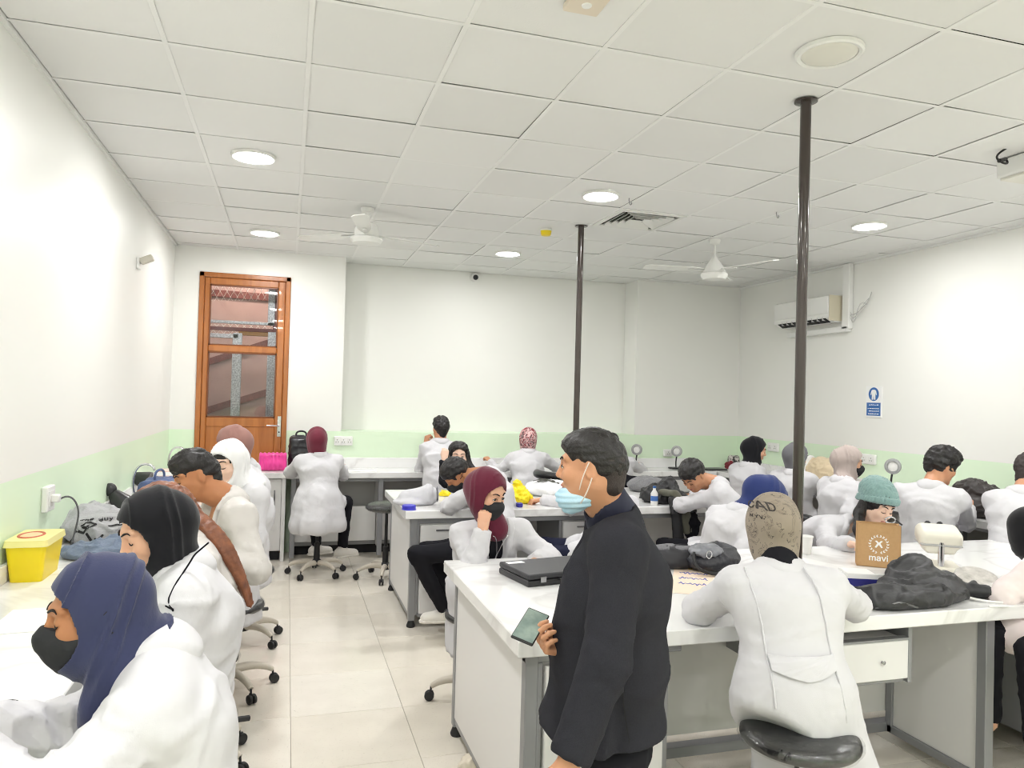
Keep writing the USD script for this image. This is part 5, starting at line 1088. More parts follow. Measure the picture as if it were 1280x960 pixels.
SP = [(1, 'film-wrapped swivel stool under the navy-hijab woman at the front left', 10), (2, 'film-wrapped swivel stool under the black-hijab woman on the left', 50), (3, 'film-wrapped swivel stool under the auburn-haired woman', 5), (4, 'film-wrapped swivel stool under the bending black-haired young man on the left', 40), (5, 'film-wrapped swivel stool under the woman in white hijab', 15), (6, 'swivel stool under the woman in mauve hijab', 30),
      (8, 'swivel stool under the man at the back counter', 0), (12, 'swivel stool under the woman in red floral hijab', 10), (15, 'swivel stool at the back counter behind the man in the suit', 20), (9, 'swivel stool under the long-haired woman across the middle bench', 0), (10, 'swivel stool under the slumped young man in black mask', 12), (14, 'swivel stool under the student in navy trousers', 30),
      (16, 'swivel stool under the young man face down on his arms', 15), (26, 'swivel stool under the student in black jacket', 25), (18, 'swivel stool under the black-hijab woman at the right counter', 0), (19, 'swivel stool under the grey-hijab woman behind the pole', 10), (20, 'swivel stool under the taupe-hijab woman', 20), (22, 'swivel stool under the curly-haired young man', 0), (23, 'swivel stool under the man cut off at the right edge', 15),
      (17, 'swivel stool under the navy-hijab woman at the far side of the front bench', 10), (21, 'swivel stool under the woman in teal beanie', 0), (11, 'swivel stool under the woman resting her temple on her hand', 22), (24, 'swivel stool under the student at the right end of the front bench', 0)]
for k, lb, rot in SP:
    pl = PEOPLE[k].pel; copy_of(st0.path, 'swivel_stool', lb, 'stool', (pl[0], pl[1], 0), rot, group='swivel stools')
stool('swivel_stool', 'empty swivel stool with dark round seat between the back counter and the middle bench', (P(484, 622, 7.1)[0], 7.1, 0), zs=.71, rot=40)
stool('swivel_stool', 'film-wrapped dark swivel stool under the woman in printed taupe hijab', (*(PEOPLE[25].pel[:2] + [-.02, -.06]), 0), zs=.655, rot=8)
c = P(682, 594, 7.25); stool('low_backed_stool', 'swivel stool with a grey roll backrest behind the middle bench', (c[0] + .25, 7.32, 0), zs=c[2] - .26, rot=0 + 12, back=True, film=False)
c = P(990, 640, 5.1); stool('low_backed_stool', 'swivel stool with a dark roll backrest left of the taupe-hijab woman', (c[0] + .26, 5.15, 0), zs=.58, rot=5, back=True, film=False)

# ================================================================ things on counters and benches
def lump(ells, h, amp, scale, seed=0, floor=None, fine=.3, k=.04):
    E_ = np.array([e[0] for e in ells], float); r = np.array([np.max(e[1]) for e in ells])[:, None]; V = Vol((E_ - r).min(0) - .04, (E_ + r).max(0) + .04, h)
    for e in ells: V.ell(e[0], e[1], rotz(e[2]) if len(e) > 2 else None, k)
    if floor is not None: V.plane((0, 0, floor), (0, 0, -1))
    v, f = V.mesh(); wob = .6 * meshkit.noise(v * 7, seed)[:, None]; n = vnormals(v, f); up = np.clip((v[:, 2] - (floor if floor is not None else -9)) / .03, 0, 1)
    d = amp * (ridge(v * np.asarray(scale) + wob, seed) + .7 * crease(v * np.asarray(scale) * 1.7 + 1.4 * wob, seed + 1)) + amp * fine * (meshkit.fbm(v * 45, 2, seed) - .5)
    return v + n * (d * up)[:, None], f
def flat(poly, z, t=.001): return prism(poly, z, z + t, 'xy')
TC = .88
YEL = M['yellow']
# left counter
t = thing('sharps_bin', 'yellow sharps disposal bin with pale lid on the left counter', 'sharps bin', (-1.04, 3.86, TC))
x0, x1, y0, y1 = -1.15, -1.0, 3.72, 4.0
def taper(z0, z1, g, r=.02):
    s = m3.Manifold.cylinder(.001, r, r, 16); return m3.Manifold.batch_hull([s.translate((x, y, z)) for z, e in ((z0, g[0]), (z1, g[1])) for x in (x0 + r - e, x1 - r + e) for y in (y0 + r - e, y1 - r + e)])
part(t, 'tub', taper(TC + .0005, TC + .155, (-.012, .004)), YEL, smooth=30)
part(t, 'lid', taper(TC + .156, TC + .183, (.012, .008)), M['paleyel'], smooth=30)
part(t, 'lid_ring', xform(cat(lathe([(.045, 0), (.05, .004), (.056, .004), (.06, 0)], 28)), s=(.9, 1.4, 1), t=(-1.092, 3.86, TC + .1835)), M['red'])
part(t, 'lid_flap', xform(lathe([(.001, .003), (.04, .003), (.044, 0)], 24), s=(.9, 1.4, 1), t=(-1.092, 3.86, TC + .1835)), mat('pale_cap', (236, 206, 160), .4))
b = PZ(132, 672, TC); g = lump([((b[0] - .02, b[1], TC + .06), (.22, .26, .09), 20), ((b[0] + .06, b[1] - .1, TC + .05), (.16, .18, .08)), ((b[0] - .1, b[1] + .1, TC + .1), (.12, .16, .08))], .011, .011, (11, 10, 9), 4, TC + .001)
t = thing('printed_hoodie', 'light grey hoodie with black print heaped on the left counter', 'hoodie', (b[0], b[1], TC)); hd = part(t, 'folded_cloth', g, cloth('heather_grey', (176, 176, 178), var=(120, (160, 160, 162), .2)), smooth=True)
ink2 = mat('black_print', (34, 32, 34), .7); uu = unit(CR * .95 + CF * .2); vv = unit(np.array([0, .62, .78])); vv = unit(vv - uu * (vv @ uu))
for txt, px_, py_, hh, a in (('The', 97, 652, .03, 12), ('guy', 122, 650, .03, 12)):
    part(hd, 'print', decal(g, xform(meshkit.text_mesh(txt, hh, .0008, True), rotz(a)), P(px_, py_, b[1] - .2), uu, vv, lift=.003, sub=.01), ink2, smooth=True)
from shapely.geometry import LineString
for pts in ([(92, 672), (100, 666), (108, 670), (112, 662)], [(112, 672), (118, 680), (126, 682), (130, 676)], [(104, 660), (112, 656), (120, 661), (114, 666), (106, 663)], [(135, 664), (142, 660), (150, 662)]):
    o_ = P(110, 665, b[1] - .2); sc_ = 4.35 / FPX
    part(hd, 'print', decal(g, trimesh.creation.extrude_polygon(LineString([((x - 110) * sc_, (665 - y) * sc_) for x, y in pts]).buffer(.006), .0008, engine='earcut'), o_, uu, vv, lift=.003, sub=.01), ink2, smooth=True)
b = PZ(112, 694, TC); solo('denim_jacket', lump([((b[0] + .06, b[1], TC + .02), (.19, .16, .045), 10), ((b[0] + .13, b[1] + .08, TC + .02), (.14, .12, .05))], .011, .01, (12, 12, 9), 8, TC + .001), cloth('faded_denim', (98, 112, 134), var=(70, (120, 132, 150), .25)), 'faded blue denim jacket lying in front of the grey hoodie', 'jacket', smooth=True)
def gooselamp(label, base, top, head_dir, mat_, rad=.06, name='desk_lamp', depth=.1):
    t = thing(name, label, 'lamp', base, 'black desk lamps on the left counter'); base, top = np.array(base, float), np.array(top, float); d = unit(head_dir)
    part(t, 'lamp_base', lathe([(.062, 0), (.068, .006), (.06, .02), (.015, .028)], 24, base), mat_)
    part(t, 'lamp_arm', tube([base + [0, 0, .02], base + (top - base) * .45 + [-.05, .03, .05], top], .016, 10, smooth=16), mat_)
    part(t, 'joint', xform(trimesh.creation.icosphere(2, .046), t=top), mat_)
    z = d; x = unit(np.cross([0, .3, 1.], z)); Rm = np.stack([x, np.cross(z, x), z], 1)
    part(t, 'lamp_head', xform(lathe([(.022, .02), (.04, .04), (rad, .04 + depth * .8), (rad + .004, .04 + depth), (rad - .008, .04 + depth), (rad - .012, .035 + depth)], 28), Rm, top), mat_)
    part(t, 'lens', xform(lathe([(.001, .034 + depth), (rad - .013, .034 + depth), (rad - .013, .03 + depth)], 24), Rm, top), M['chrome'])
gl = mat('black_gloss', (40, 40, 42), .3)
bA = PZ(114, 640, TC); gooselamp('black desk lamp with bent arm on the left counter, nearer of two', bA, P(137, 612, bA[1]), (.55, -.1, -.6), gl, .075, depth=.12)
bB = PZ(156, 618, TC); gooselamp('black desk lamp with bent arm on the left counter, farther of two', bB, P(161, 594, bB[1]), (.75, -.1, -.25), gl, .075, depth=.12)
b = P(199, 610, 6.0); z0 = TC
def bag(name, label, cat_, c, R, w, d, hgt, m_, handle=None, zipm=None, seed=0, amp=.006, ribs=0):
    V = Vol((-w / 2 - .05, -d / 2 - .05, -.02), (w / 2 + .05, d / 2 + .05, hgt + .06), max(.008, w / 32)); V.rbox((0, 0, hgt / 2), (w / 2, d / 2, hgt / 2), None, min(d, w) * .35, 0); V.ell((0, -d * .3, hgt * .36), (w * .36, d * .4, hgt * .28), None, .03)
    v, f = V.mesh(); dd = amp * ridge(v * 14, seed) + (ribs and ribs * np.cos(v[:, 0] / w * 2 * np.pi * 7)); m_v = displace((v, f), dd * np.clip(v[:, 2] / .03, 0, 1))
    t = thing(name, label, cat_, c); part(t, 'bag_body', xform(m_v, R, c), m_, smooth=True)
    if handle: part(t, 'handle', xform(tube([(-w * .2, 0, hgt - .01), (-w * .16, 0, hgt + handle * .8), (0, 0, hgt + handle), (w * .16, 0, hgt + handle * .8), (w * .2, 0, hgt - .01)], .009, 8, smooth=24), R, c), m_)
    part(t, 'zip', xform(tube([(-w * .4, -d * .3, hgt * .82), (0, -d * .5, hgt * .9), (w * .4, -d * .3, hgt * .82)], .0045, 6, smooth=20), R, c), zipm or M['nickel'])
    return t
bag('backpack', 'blue backpack with a grab loop standing on the left counter', 'backpack', (b[0], 6.0, TC), rotz(70), .3, .2, .2, cloth('slate_blue_nylon', (78, 92, 130), var=(20, (96, 110, 148), .3)), .06, amp=.012)
b = PZ(214, 604, TC)
for k, (w, c_, lb) in enumerate(((.26, (214, 190, 170), 'bottom book of the stack on the left counter, thick with beige cover'), (.25, (238, 232, 222), 'middle book of the stack on the left counter, with white cover'), (.27, (228, 196, 186), 'pinkish top book of the stack on the left counter'))):
    z0 = TC + .001 + k * .042; t = thing('book', lb, 'book', (-1.0, 7.3, z0), 'books stacked on the left counter'); Rb = rotz(-6 + 5 * k)
    part(t, 'pages', xform(box(-.09, .085, -w / 2 + .004, w / 2 - .004, .004, .037), Rb, (-1.0, 7.3, z0)), M['white'], smooth=False)
    part(t, 'cover', xform(cat(box(-.095, .09, -w / 2, w / 2, 0, .004, .001), box(-.095, .09, -w / 2, w / 2, .037, .041, .001), box(.086, .09, -w / 2, w / 2, .002, .039)), Rb, (-1.0, 7.3, z0)), mat('book_cover_%d' % k, c_, .5), smooth=False)
for y, lb, pz in ((7.75, 'chrome gooseneck tap at the far end of the left counter', None), (6.05, 'thin chrome gooseneck tap between the desk lamps and the left wall', None)):
    t = thing('tap', lb, 'tap', (-1.06, y, TC), 'gooseneck taps on the left counter'); part(t, 'tap_body', lathe([(.024, 0), (.024, .01), (.014, .02), (.014, .09)], 16, (-1.06, y, TC)), M['chrome']); part(t, 'spout', tube([(-1.06, y, TC + .08), (-1.06, y, TC + .24), (-1.02, y, TC + .29), (-.96, y, TC + .29), (-.93, y, TC + .25)], .009, 10, smooth=24), M['chrome']); part(t, 'tap_handle', tube([(-1.06, y, TC + .07), (-1.06, y - .07, TC + .085)], .006, 8), M['chrome'])
# navy-hijab woman's dissecting scissors
b = PZ(8, 884, TC + .012); t = thing('forceps', 'black and silver tongs held near the navy-hijab woman', 'tongs', b)
part(t, 'loop', tube([b + [-.03, .0, 0], b + [0, .03, .004], b + [.025, .012, .002], b + [.015, -.012, 0]], .005, 8, smooth=20), M['blackp']); part(t, 'blade', tube([b + [-.03, 0, 0], b + [-.12, -.02, 0]], [.004, .002], 8), M['chrome'])
b = PZ(45, 775, TC); solo('paper_sheet', flat([(b[0] - .12, b[1] - .16), (b[0] + .12, b[1] - .14), (b[0] + .1, b[1] + .17), (b[0] - .12, b[1] + .15)], TC + .0005), M['white'], 'blank white sheet on the left counter in front of the navy-hijab woman', 'paper', smooth=False)
# back counter
c = P(341, 583, 8.16); bag('cosmetic_bag', 'bright pink quilted bag on the cabinet beside the brown door', 'bag', (c[0], 8.16, ZT), rotz(3), .29, .1, .185, mat('hot_pink_satin', (232, 60, 152), .45, sheen=.3), 0, amp=.002, ribs=.006, zipm=mat('pink_zip', (240, 120, 180), .4))
c = P(376, 560, 8.25); bag('backpack', 'black backpack leaning on the back wall left of the maroon-hijab student', 'backpack', (c[0], 8.24, ZT), rotz(5), .24, .18, .36, mat('black_leather', (34, 34, 38), .35, bump=(90, .3)), .05, amp=.01)
for k, (px_, lb) in enumerate(((452, 'white sheet of paper on the back counter right of the maroon-hijab student'),)):
    c = P(px_, 586, 8.12); solo('paper_sheet', flat([(c[0] - .15, 8.0), (c[0] + .15, 8.0), (c[0] + .15, 8.2), (c[0] - .14, 8.21)], ZT + .0005), M['white'], lb, 'paper', smooth=False)
def maglamp(label, c, rad, hz, mat_, yaw_to=None, base=True):
    """Ring magnifier lamp: heavy base, upright stem, ring head with a lens turned to the room."""
    t = thing('magnifier_lamp', label, 'lamp', c, 'ring magnifier lamps'); c = np.array(c, float); top = c + [0, 0, hz]; d = unit(np.array([-c[0] * .25, -1., .1])); x = unit(np.cross([0, 0, 1.], d)); Rm = np.stack([x, np.cross(d, x), d], 1)
    part(t, 'lamp_base', xform(rbox(-.085, .085, -.06, .06, .0005, .022, .008), None, c), M['blackp'])
    part(t, 'stem', tube([c + [0, .01, .02], c + [.01, .03, hz * .5], top - d * .05], .009, 10, smooth=12), M['blackp'])
    part(t, 'ring_head', xform(lathe([(rad * .62, .012), (rad * .66, .022), (rad * .95, .02), (rad, .006), (rad * .95, -.015), (rad * .6, -.02)], 32, (0, 0, 0), True), Rm, top), mat_)
    part(t, 'lens', xform(lathe([(.001, .012), (rad * .4, .011), (rad * .63, .006), (rad * .63, -.012)], 28), Rm, top), M['whitepaint'])
    part(t, 'lamp_back', xform(lathe([(.03, -.05), (.045, -.045), (rad * .8, -.018), (rad * .5, -.012)], 24), Rm, top), M['blackp'])
gm = mat('grey_ring', (168, 170, 170), .35, metal=.4)
for (px_, pz, lb) in ((796, 562, 'grey ring magnifier lamp right behind the head of the man in the suit'), (846, 564, 'grey ring magnifier lamp on the back counter right of the other one')):
    c = P(px_, pz, 8.22); maglamp(lb, (c[0], 8.22, ZT), .068, c[2] - ZT, gm)
c = P(917, 577, 8.2); bag('pouch', 'small black and white floral pouch with a red flower on the back counter', 'pouch', (c[0], 8.2, ZT), rotz(0), .14, .09, .17, mat('black_white_floral', (40, 38, 40), .6, var=(26, (206, 200, 196), .05)), .0, amp=.004)
rf = P(911, 582, 8.12); solo('red_flower', lump([((rf[0], 8.1, ZT + .05), (.05, .04, .05))], .009, .012, (26, 26, 26), 3, ZT + .0005), mat('dark_red_cloth', (128, 44, 54), .7), 'dark red cloth flower beside the small floral pouch', 'flower', smooth=True)
c = P(896, 585, 8.05); solo('laptop', rbox(c[0] - .16, c[0] + .12, 8.0, 8.2, ZT + .0005, ZT + .02, .006), mat('dark_grey_metal', (70, 68, 70), .4, metal=.5), 'closed thin dark laptop on the back counter left of the floral pouch', 'laptop')
# right counter
c = P(1028, 590, 6.9)
t = thing('puffer_jacket', 'beige, black and white striped jacket heaped on the right counter', 'jacket', (5.4, 6.75, ZT))
g = lump([((5.38, 6.55, ZT + .13), (.13, .2, .16), 10), ((5.42, 6.42, ZT + .1), (.1, .14, .12))], .012, .008, (10, 10, 12), 5, ZT + .001); part(t, 'beige_cloth', g, cloth('beige_nylon', (222, 204, 172), rough=.5), smooth=True)
part(t, 'black_band', lump([((5.34, 6.72, ZT + .14), (.1, .06, .155), 10)], .01, .004, (10, 10, 12), 6, ZT + .002), BLACKC, smooth=True); part(t, 'white_stripe', lump([((5.335, 6.66, ZT + .14), (.11, .028, .165), 10)], .01, .003, (10, 10, 12), 6, ZT + .002), M['white'], smooth=True)
c = P(1097, 585, 5.85); maglamp('grey ring magnifier lamp on the right counter above the teal beanie', (5.3, 5.5, ZT), .072, P(1097, 583, 5.5)[2] - ZT, gm)
c = P(1222, 620, 4.7); solo('backpack', lump([((5.28, 4.62, ZT + .12), (.16, .2, .15)), ((5.2, 4.5, ZT + .06), (.13, .15, .08)), ((5.3, 4.75, ZT + .1), (.12, .12, .12))], .011, .012, (11, 11, 11), 9, ZT + .001), mat('black_nylon', (52, 47, 46), .45, bump=(120, .2)), 'dark crumpled backpack on the right counter in front of the curly-haired man', 'backpack', smooth=True)
c = P(1240, 608, 4.85); g = lump([((5.4, 4.12, ZT + .07), (.12, .16, .08)), ((5.42, 3.98, ZT + .13), (.05, .06, .06))], .011, .008, (12, 12, 12), 10, ZT + .001); solo('cap', g, mat('dark_grey_felt', (60, 62, 66), .8), 'dark grey cap lying on the right counter at the right edge', 'cap', smooth=True)
# middle bench
a, b = PZ(484, 634, TC), PZ(536, 634, TC); V = Vol((a[0] - .1, a[1] - .2, TC - .02), (b[0] + .15, a[1] + .35, TC + .25), .012); yy = a[1] + .12
V.cone((a[0] + .16, yy + .02, TC + .055), (b[0] + .02, yy, TC + .075), .05, .075, 0); V.ell((a[0] + .22, yy + .02, TC + .02), (.16, .12, .035), None, .04); V.plane((0, 0, TC + .001), (0, 0, -1))
v, f = V.mesh(); rr = np.hypot(v[:, 1] - yy, v[:, 2] - TC - .07); d_ = .006 * ridge(v * 12, 2) + .007 * np.sin(rr * 260) * (v[:, 0] > b[0] - .0)
t = thing('rolled_cloth', 'rolled light grey cloth on the left end of the middle bench', 'cloth', ((a[0] + b[0]) / 2, yy, TC)); part(t, 'cloth_roll', displace((v, f), d_ * np.clip((v[:, 2] - TC) / .03, 0, 1)), cloth('light_grey_cotton', (206, 206, 210)), smooth=True)
part(t, 'roll_lining', xform(lathe([(.001, 0), (.02, .004), (.024, .0), (.044, .006), (.048, 0), (.062, .004)], 24), roty(90), (b[0] + .09, yy, TC + .078)), cloth('mid_grey_cotton', (150, 150, 154)))
c = PZ(511, 637, TC); t = thing('bottle_cap', 'blue plastic lid in front of the rolled grey cloth', 'lid', c); part(t, 'cap_top', lathe([(.05, .0005), (.052, .004), (.052, .03), (.046, .036), (.001, .037)], 24, c), mat('royal_blue_plastic', (60, 60, 190), .35)); part(t, 'rim', lathe([(.054, .001), (.056, .003), (.054, .006)], 24, c), mat('royal_blue_plastic_b', (70, 70, 200), .35))
yb_ = mat('yellow_film', (250, 228, 30), .35, trans=.0, bump=(40, .3))
c = PZ(653, 629, TC); solo('plastic_bag', lump([((c[0] - .02, 5.82, TC + .05), (.075, .06, .065)), ((c[0] - .03, 5.86, TC + .12), (.05, .04, .06)), ((c[0] + .02, 5.8, TC + .03), (.06, .05, .04))], .01, .014, (24, 24, 24), 12, TC + .001), yb_, 'crumpled bright yellow plastic bag on the middle bench beside the maroon hijab', 'bag', smooth=True)
c = PZ(556, 620, TC); solo('plastic_bag', lump([((c[0], c[1], TC + .015), (.05, .04, .03))], .009, .008, (26, 26, 26), 13, TC + .001), yb_, 'small yellow scrap under the slumped young man on the middle bench', 'scrap', smooth=True)
c = P(690, 612, 6.3); g = lump([((c[0] - .03, 6.3, TC + .05), (.22, .2, .075)), ((c[0] + .12, 6.2, TC + .04), (.18, .14, .06))], .012, .008, (9, 9, 9), 14, TC + .001); t = thing('printed_cloth', 'white cloth bag with dark print on the middle bench left of the suited man', 'cloth bag', (c[0], 6.3, TC)); k_ = part(t, 'white_cloth', g, cloth('white_canvas', (232, 232, 234)), smooth=True)
for pts in ([(-.16, .02), (-.08, .05), (0, .03), (.06, .0), (.1, -.02)], [(-.13, -.01), (-.06, .02), (.02, .0), (.05, -.03)], [(.02, .04), (.08, .05), (.13, .03)], [(-.1, .05), (-.05, .07), (.01, .06)]):
    part(k_, 'print', decal(g, trimesh.creation.extrude_polygon(LineString(pts).buffer(.011), .001, engine='earcut'), np.array([c[0] - .02, 6.24, TC + .1]), CR, unit(np.array([0, .8, .6])), lift=.003, sub=.02), mat('olive_print', (74, 74, 66), .7), smooth=True)
c = PZ(655, 637, TC); solo('glue_cap', box(c[0] - .02, c[0] + .025, 5.58, 5.63, TC + .0005, TC + .035, .006), mat('deep_blue_plastic', (48, 46, 150), .35), 'small deep blue cap at the near edge of the middle bench', 'cap', smooth=False)
t = thing('backpack', 'black backpack with a khaki strap drooping over the edge of the middle bench', 'backpack', (P(826, 620, 5.75)[0], 5.7, TC)); c = P(826, 618, 5.75); bl = mat('black_nylon_b', (36, 36, 38), .5, bump=(90, .2))
part(t, 'bag_body', lump([((c[0] - .02, 5.75, TC + .06), (.16, .16, .09)), ((c[0] + .05, 5.72, TC + .12), (.08, .09, .1)), ((c[0] + .1, 5.6, TC + .02), (.07, .1, .09)), ((c[0] + .13, 5.5, TC - .05), (.05, .04, .12))], .012, .01, (11, 11, 11), 15), bl, smooth=True)
kh = cloth('khaki_web', (98, 98, 86))
st = [(c[0] - .05, 5.62, TC + .1), (c[0] + .0, 5.52, TC + .1), (c[0] + .05, 5.465, TC + .03), (c[0] + .08, 5.455, TC - .1), (c[0] + .1, 5.455, TC - .2)]
V = Vol(np.min(st, 0) - .08, np.max(st, 0) + .08, .011); [V.cone(a_, b_, .03, .03, .01, flat=((1, 0, 0), 1.6)) for a_, b_ in zip(st[:-1], st[1:])]; part(t, 'strap', displace(V.mesh(), 0 * V.mesh()[0][:, 0]), kh, smooth=True)
st = [(c[0] - .02, 5.5, TC + .06), (c[0] - .01, 5.46, TC - .05), (c[0] + .01, 5.455, TC - .25)]
V = Vol(np.min(st, 0) - .08, np.max(st, 0) + .08, .011); [V.cone(a_, b_, .028, .03, .01, flat=((1, 0, 0), 1.7)) for a_, b_ in zip(st[:-1], st[1:])]; part(t, 'strap', V.mesh(), bl, smooth=True)
c2 = P(864, 655, 5.47); t = thing('hanging_bag', 'black cloth bag hanging below the middle bench under the forearm of the young man', 'bag', (c2[0], 5.46, .6)); part(t, 'bag_body', lump([((c2[0], 5.46, c2[2] - .02), (.07, .04, .12))], .011, .008, (14, 14, 8), 16), BLACKC, smooth=True); part(t, 'handle', tube([(c2[0] - .04, 5.47, c2[2] + .08), (c2[0], 5.48, TC - .065), (c2[0] + .04, 5.47, c2[2] + .08)], .006, 8, smooth=16), BLACKC)
c3 = P(816, 633, 5.62); t = thing('water_bottle', 'small clear bottle with blue label beside the black backpack on the middle bench', 'bottle', (c3[0] - .02, 5.56, TC)); part(t, 'bottle_body', lathe([(.028, .001), (.03, .01), (.03, .1), (.012, .13), (.012, .145)], 20, (c3[0] - .02, 5.56, TC)), M['whitep']); part(t, 'label', lathe([(.0305, .04), (.0308, .041), (.0308, .08), (.0305, .081)], 20, (c3[0] - .02, 5.56, TC)), mat('blue_label', (72, 118, 190), .4)); part(t, 'cap', lathe([(.014, .145), (.014, .16), (.001, .161)], 16, (c3[0] - .02, 5.56, TC)), M['blue'])
c4 = P(812, 606, 6.4); solo('folded_jacket', lump([((c4[0], 6.45, TC + .06), (.2, .14, .08))], .012, .006, (10, 10, 10), 17, TC + .001), cloth('mid_grey_wool', (136, 136, 138), var=(140, (110, 110, 112), .2)), 'mid grey woollen jacket folded on the far side of the middle bench', 'jacket', smooth=True)
# front bench
Rc = rotz(11); c = PZ(660, 735, TC)
t = thing('instrument_case', 'flat black instrument case with a white sticker on the front bench', 'case', c); L_, D_ = .44, .3
part(t, 'case_base', xform(rbox(0, L_, 0, D_, .0005, .03, .008), Rc, c), M['blackp']); part(t, 'case_lid', xform(rbox(.001, L_ - .001, .001, D_ - .001, .032, .058, .008), Rc, c), mat('case_black', (44, 44, 48), .45, bump=(300, .2)))
part(t, 'sticker', xform(box(.02, .11, D_ - .07, D_ - .03, .0582, .0588), Rc, c), M['white'], smooth=False); part(t, 'case_handle', xform(tube([(.16, 0, .03), (.17, -.03, .03), (.27, -.03, .03), (.28, 0, .03)], .006, 8, smooth=20), Rc, c), M['blackp'])
for x in (.08, .36): part(t, 'latch', xform(box(x - .015, x + .015, -.004, .002, .018, .044, .001), Rc, c), M['nickel'], smooth=False)
pm = PEOPLE[13]; hw = pm.arms['r']['w']; hdv = unit(P(655, 794, 2.06) - hw); pc_ = P(663, 783, 2.05); ex = unit(P(668, 770, 2.1) - P(650, 800, 2.02)); ez = unit(np.array([-.35, -.75, .5]) - ex * (np.array([-.35, -.75, .5]) @ ex)); ey = np.cross(ez, ex); Rp = np.stack([ex, ey, ez], 1)
t = thing('mobile_phone', 'mobile phone with a grey-green screen in the hand of the suited man', 'phone', pc_); part(t, 'phone_body', xform(rbox(-.07, .07, -.034, .034, -.004, .004, .0039), Rp, pc_), M['blackp']); part(t, 'screen', xform(box(-.064, .064, -.031, .031, .0041, .0046), Rp, pc_), mat('phone_screen', (112, 132, 126), .1, var=(14, (160, 176, 166), .2)), smooth=False)
q = [PZ(*a_, TC)[:2] for a_ in ((838, 741), (897, 746), (893, 716), (843, 708))]; t = thing('paper_sheet', 'peach sheet of paper with blue handwriting right of the suited man', 'paper', (q[0][0], q[0][1], TC)); part(t, 'sheet', flat(q, TC + .0006), mat('peach_paper', (244, 222, 200), .7), smooth=False)
bi = mat('blue_ink', (70, 84, 170), .6); e0, e1, e3 = [np.array(q[i]) for i in (0, 1, 3)]
for r_ in range(3):
    xs = np.linspace(.15, .8, 26); rr_ = np.random.default_rng(r_); pts = [e0 + (e1 - e0) * x + (e3 - e0) * (.75 - .2 * r_ + .05 * math.sin(x * 60 + r_) * rr_.random()) for x in xs]
    part(t, 'handwriting', flat(np.array(LineString(pts).buffer(.003).exterior.coords), TC + .0018, .0004), bi, smooth=False)
b = PZ(851, 712, TC); t = thing('pencil_case', 'dark pencil case with a grey top behind the peach sheet', 'pencil case', (b[0], b[1] + .06, TC)); part(t, 'case_body', xform(lump([((0, 0, .05), (.13, .075, .06)), ((-.02, 0, .04), (.15, .08, .045))], .01, .004, (12, 12, 12), 18, .001), rotz(-15), (b[0], b[1] + .06, TC)), mat('dark_canvas', (48, 48, 52), .7), smooth=True)
part(t, 'grey_flap', xform(lump([((0, .01, .092), (.125, .06, .022))], .009, .003, (12, 12, 12), 19), rotz(-15), (b[0], b[1] + .06, TC)), cloth('heather_flap', (118, 118, 122), var=(160, (90, 90, 94), .2)), smooth=True); part(t, 'key_ring', tube([b + [.05 + .018 * math.cos(a_), .0 + .01 * math.sin(a_), .02 + .018 * math.sin(a_)] for a_ in np.linspace(0, 6.28, 16)], .0025, 6), mat('brass', (206, 180, 70), .3, metal=.8))
b = PZ(902, 716, TC); t = thing('handbag', 'black handbag with a grey flap and strap on the front bench', 'handbag', (b[0], b[1] + .08, TC)); o_ = np.array([b[0], b[1] + .08, TC]); Rb = rotz(12)
part(t, 'bag_body', xform(lump([((0, 0, .05), (.16, .1, .06)), ((.06, .02, .07), (.1, .08, .06))], .01, .005, (12, 12, 12), 20, .001), Rb, o_), mat('black_grain_leather', (42, 43, 50), .42, bump=(160, .25)), smooth=True); part(t, 'flap', xform(lump([((-.05, .0, .1), (.1, .085, .028), 15)], .009, .006, (14, 14, 14), 21), Rb, o_), mat('grey_leather', (124, 126, 132), .4), smooth=True)
part(t, 'strap', xform(tube([(-.15, -.02, .1), (-.17, -.1, .03), (-.08, -.14, .012), (.06, -.15, .011), (.16, -.1, .011)], .009, 8, smooth=30), Rb, o_), mat('black_strap', (24, 24, 26), .5)); part(t, 'buckle', xform(tube([(-.11 + .018 * math.cos(a_), -.085, .1 + .018 * math.sin(a_)) for a_ in np.linspace(0, 6.28, 14)], .003, 6), Rb, o_), M['chrome'])
b = PZ(1007, 692, TC); t = thing('paper_cup', 'white paper cup beside the printed taupe hijab', 'cup', b); part(t, 'cup_wall', lathe([(.028, .0005), (.029, .002), (.04, .1), (.036, .1), (.026, .006)], 24, b), M['whitep']); part(t, 'cup_rim', lathe([(.036, .098), (.042, .098), (.043, .1015), (.041, .104), (.037, .1035)], 24, b), M['whitep'])
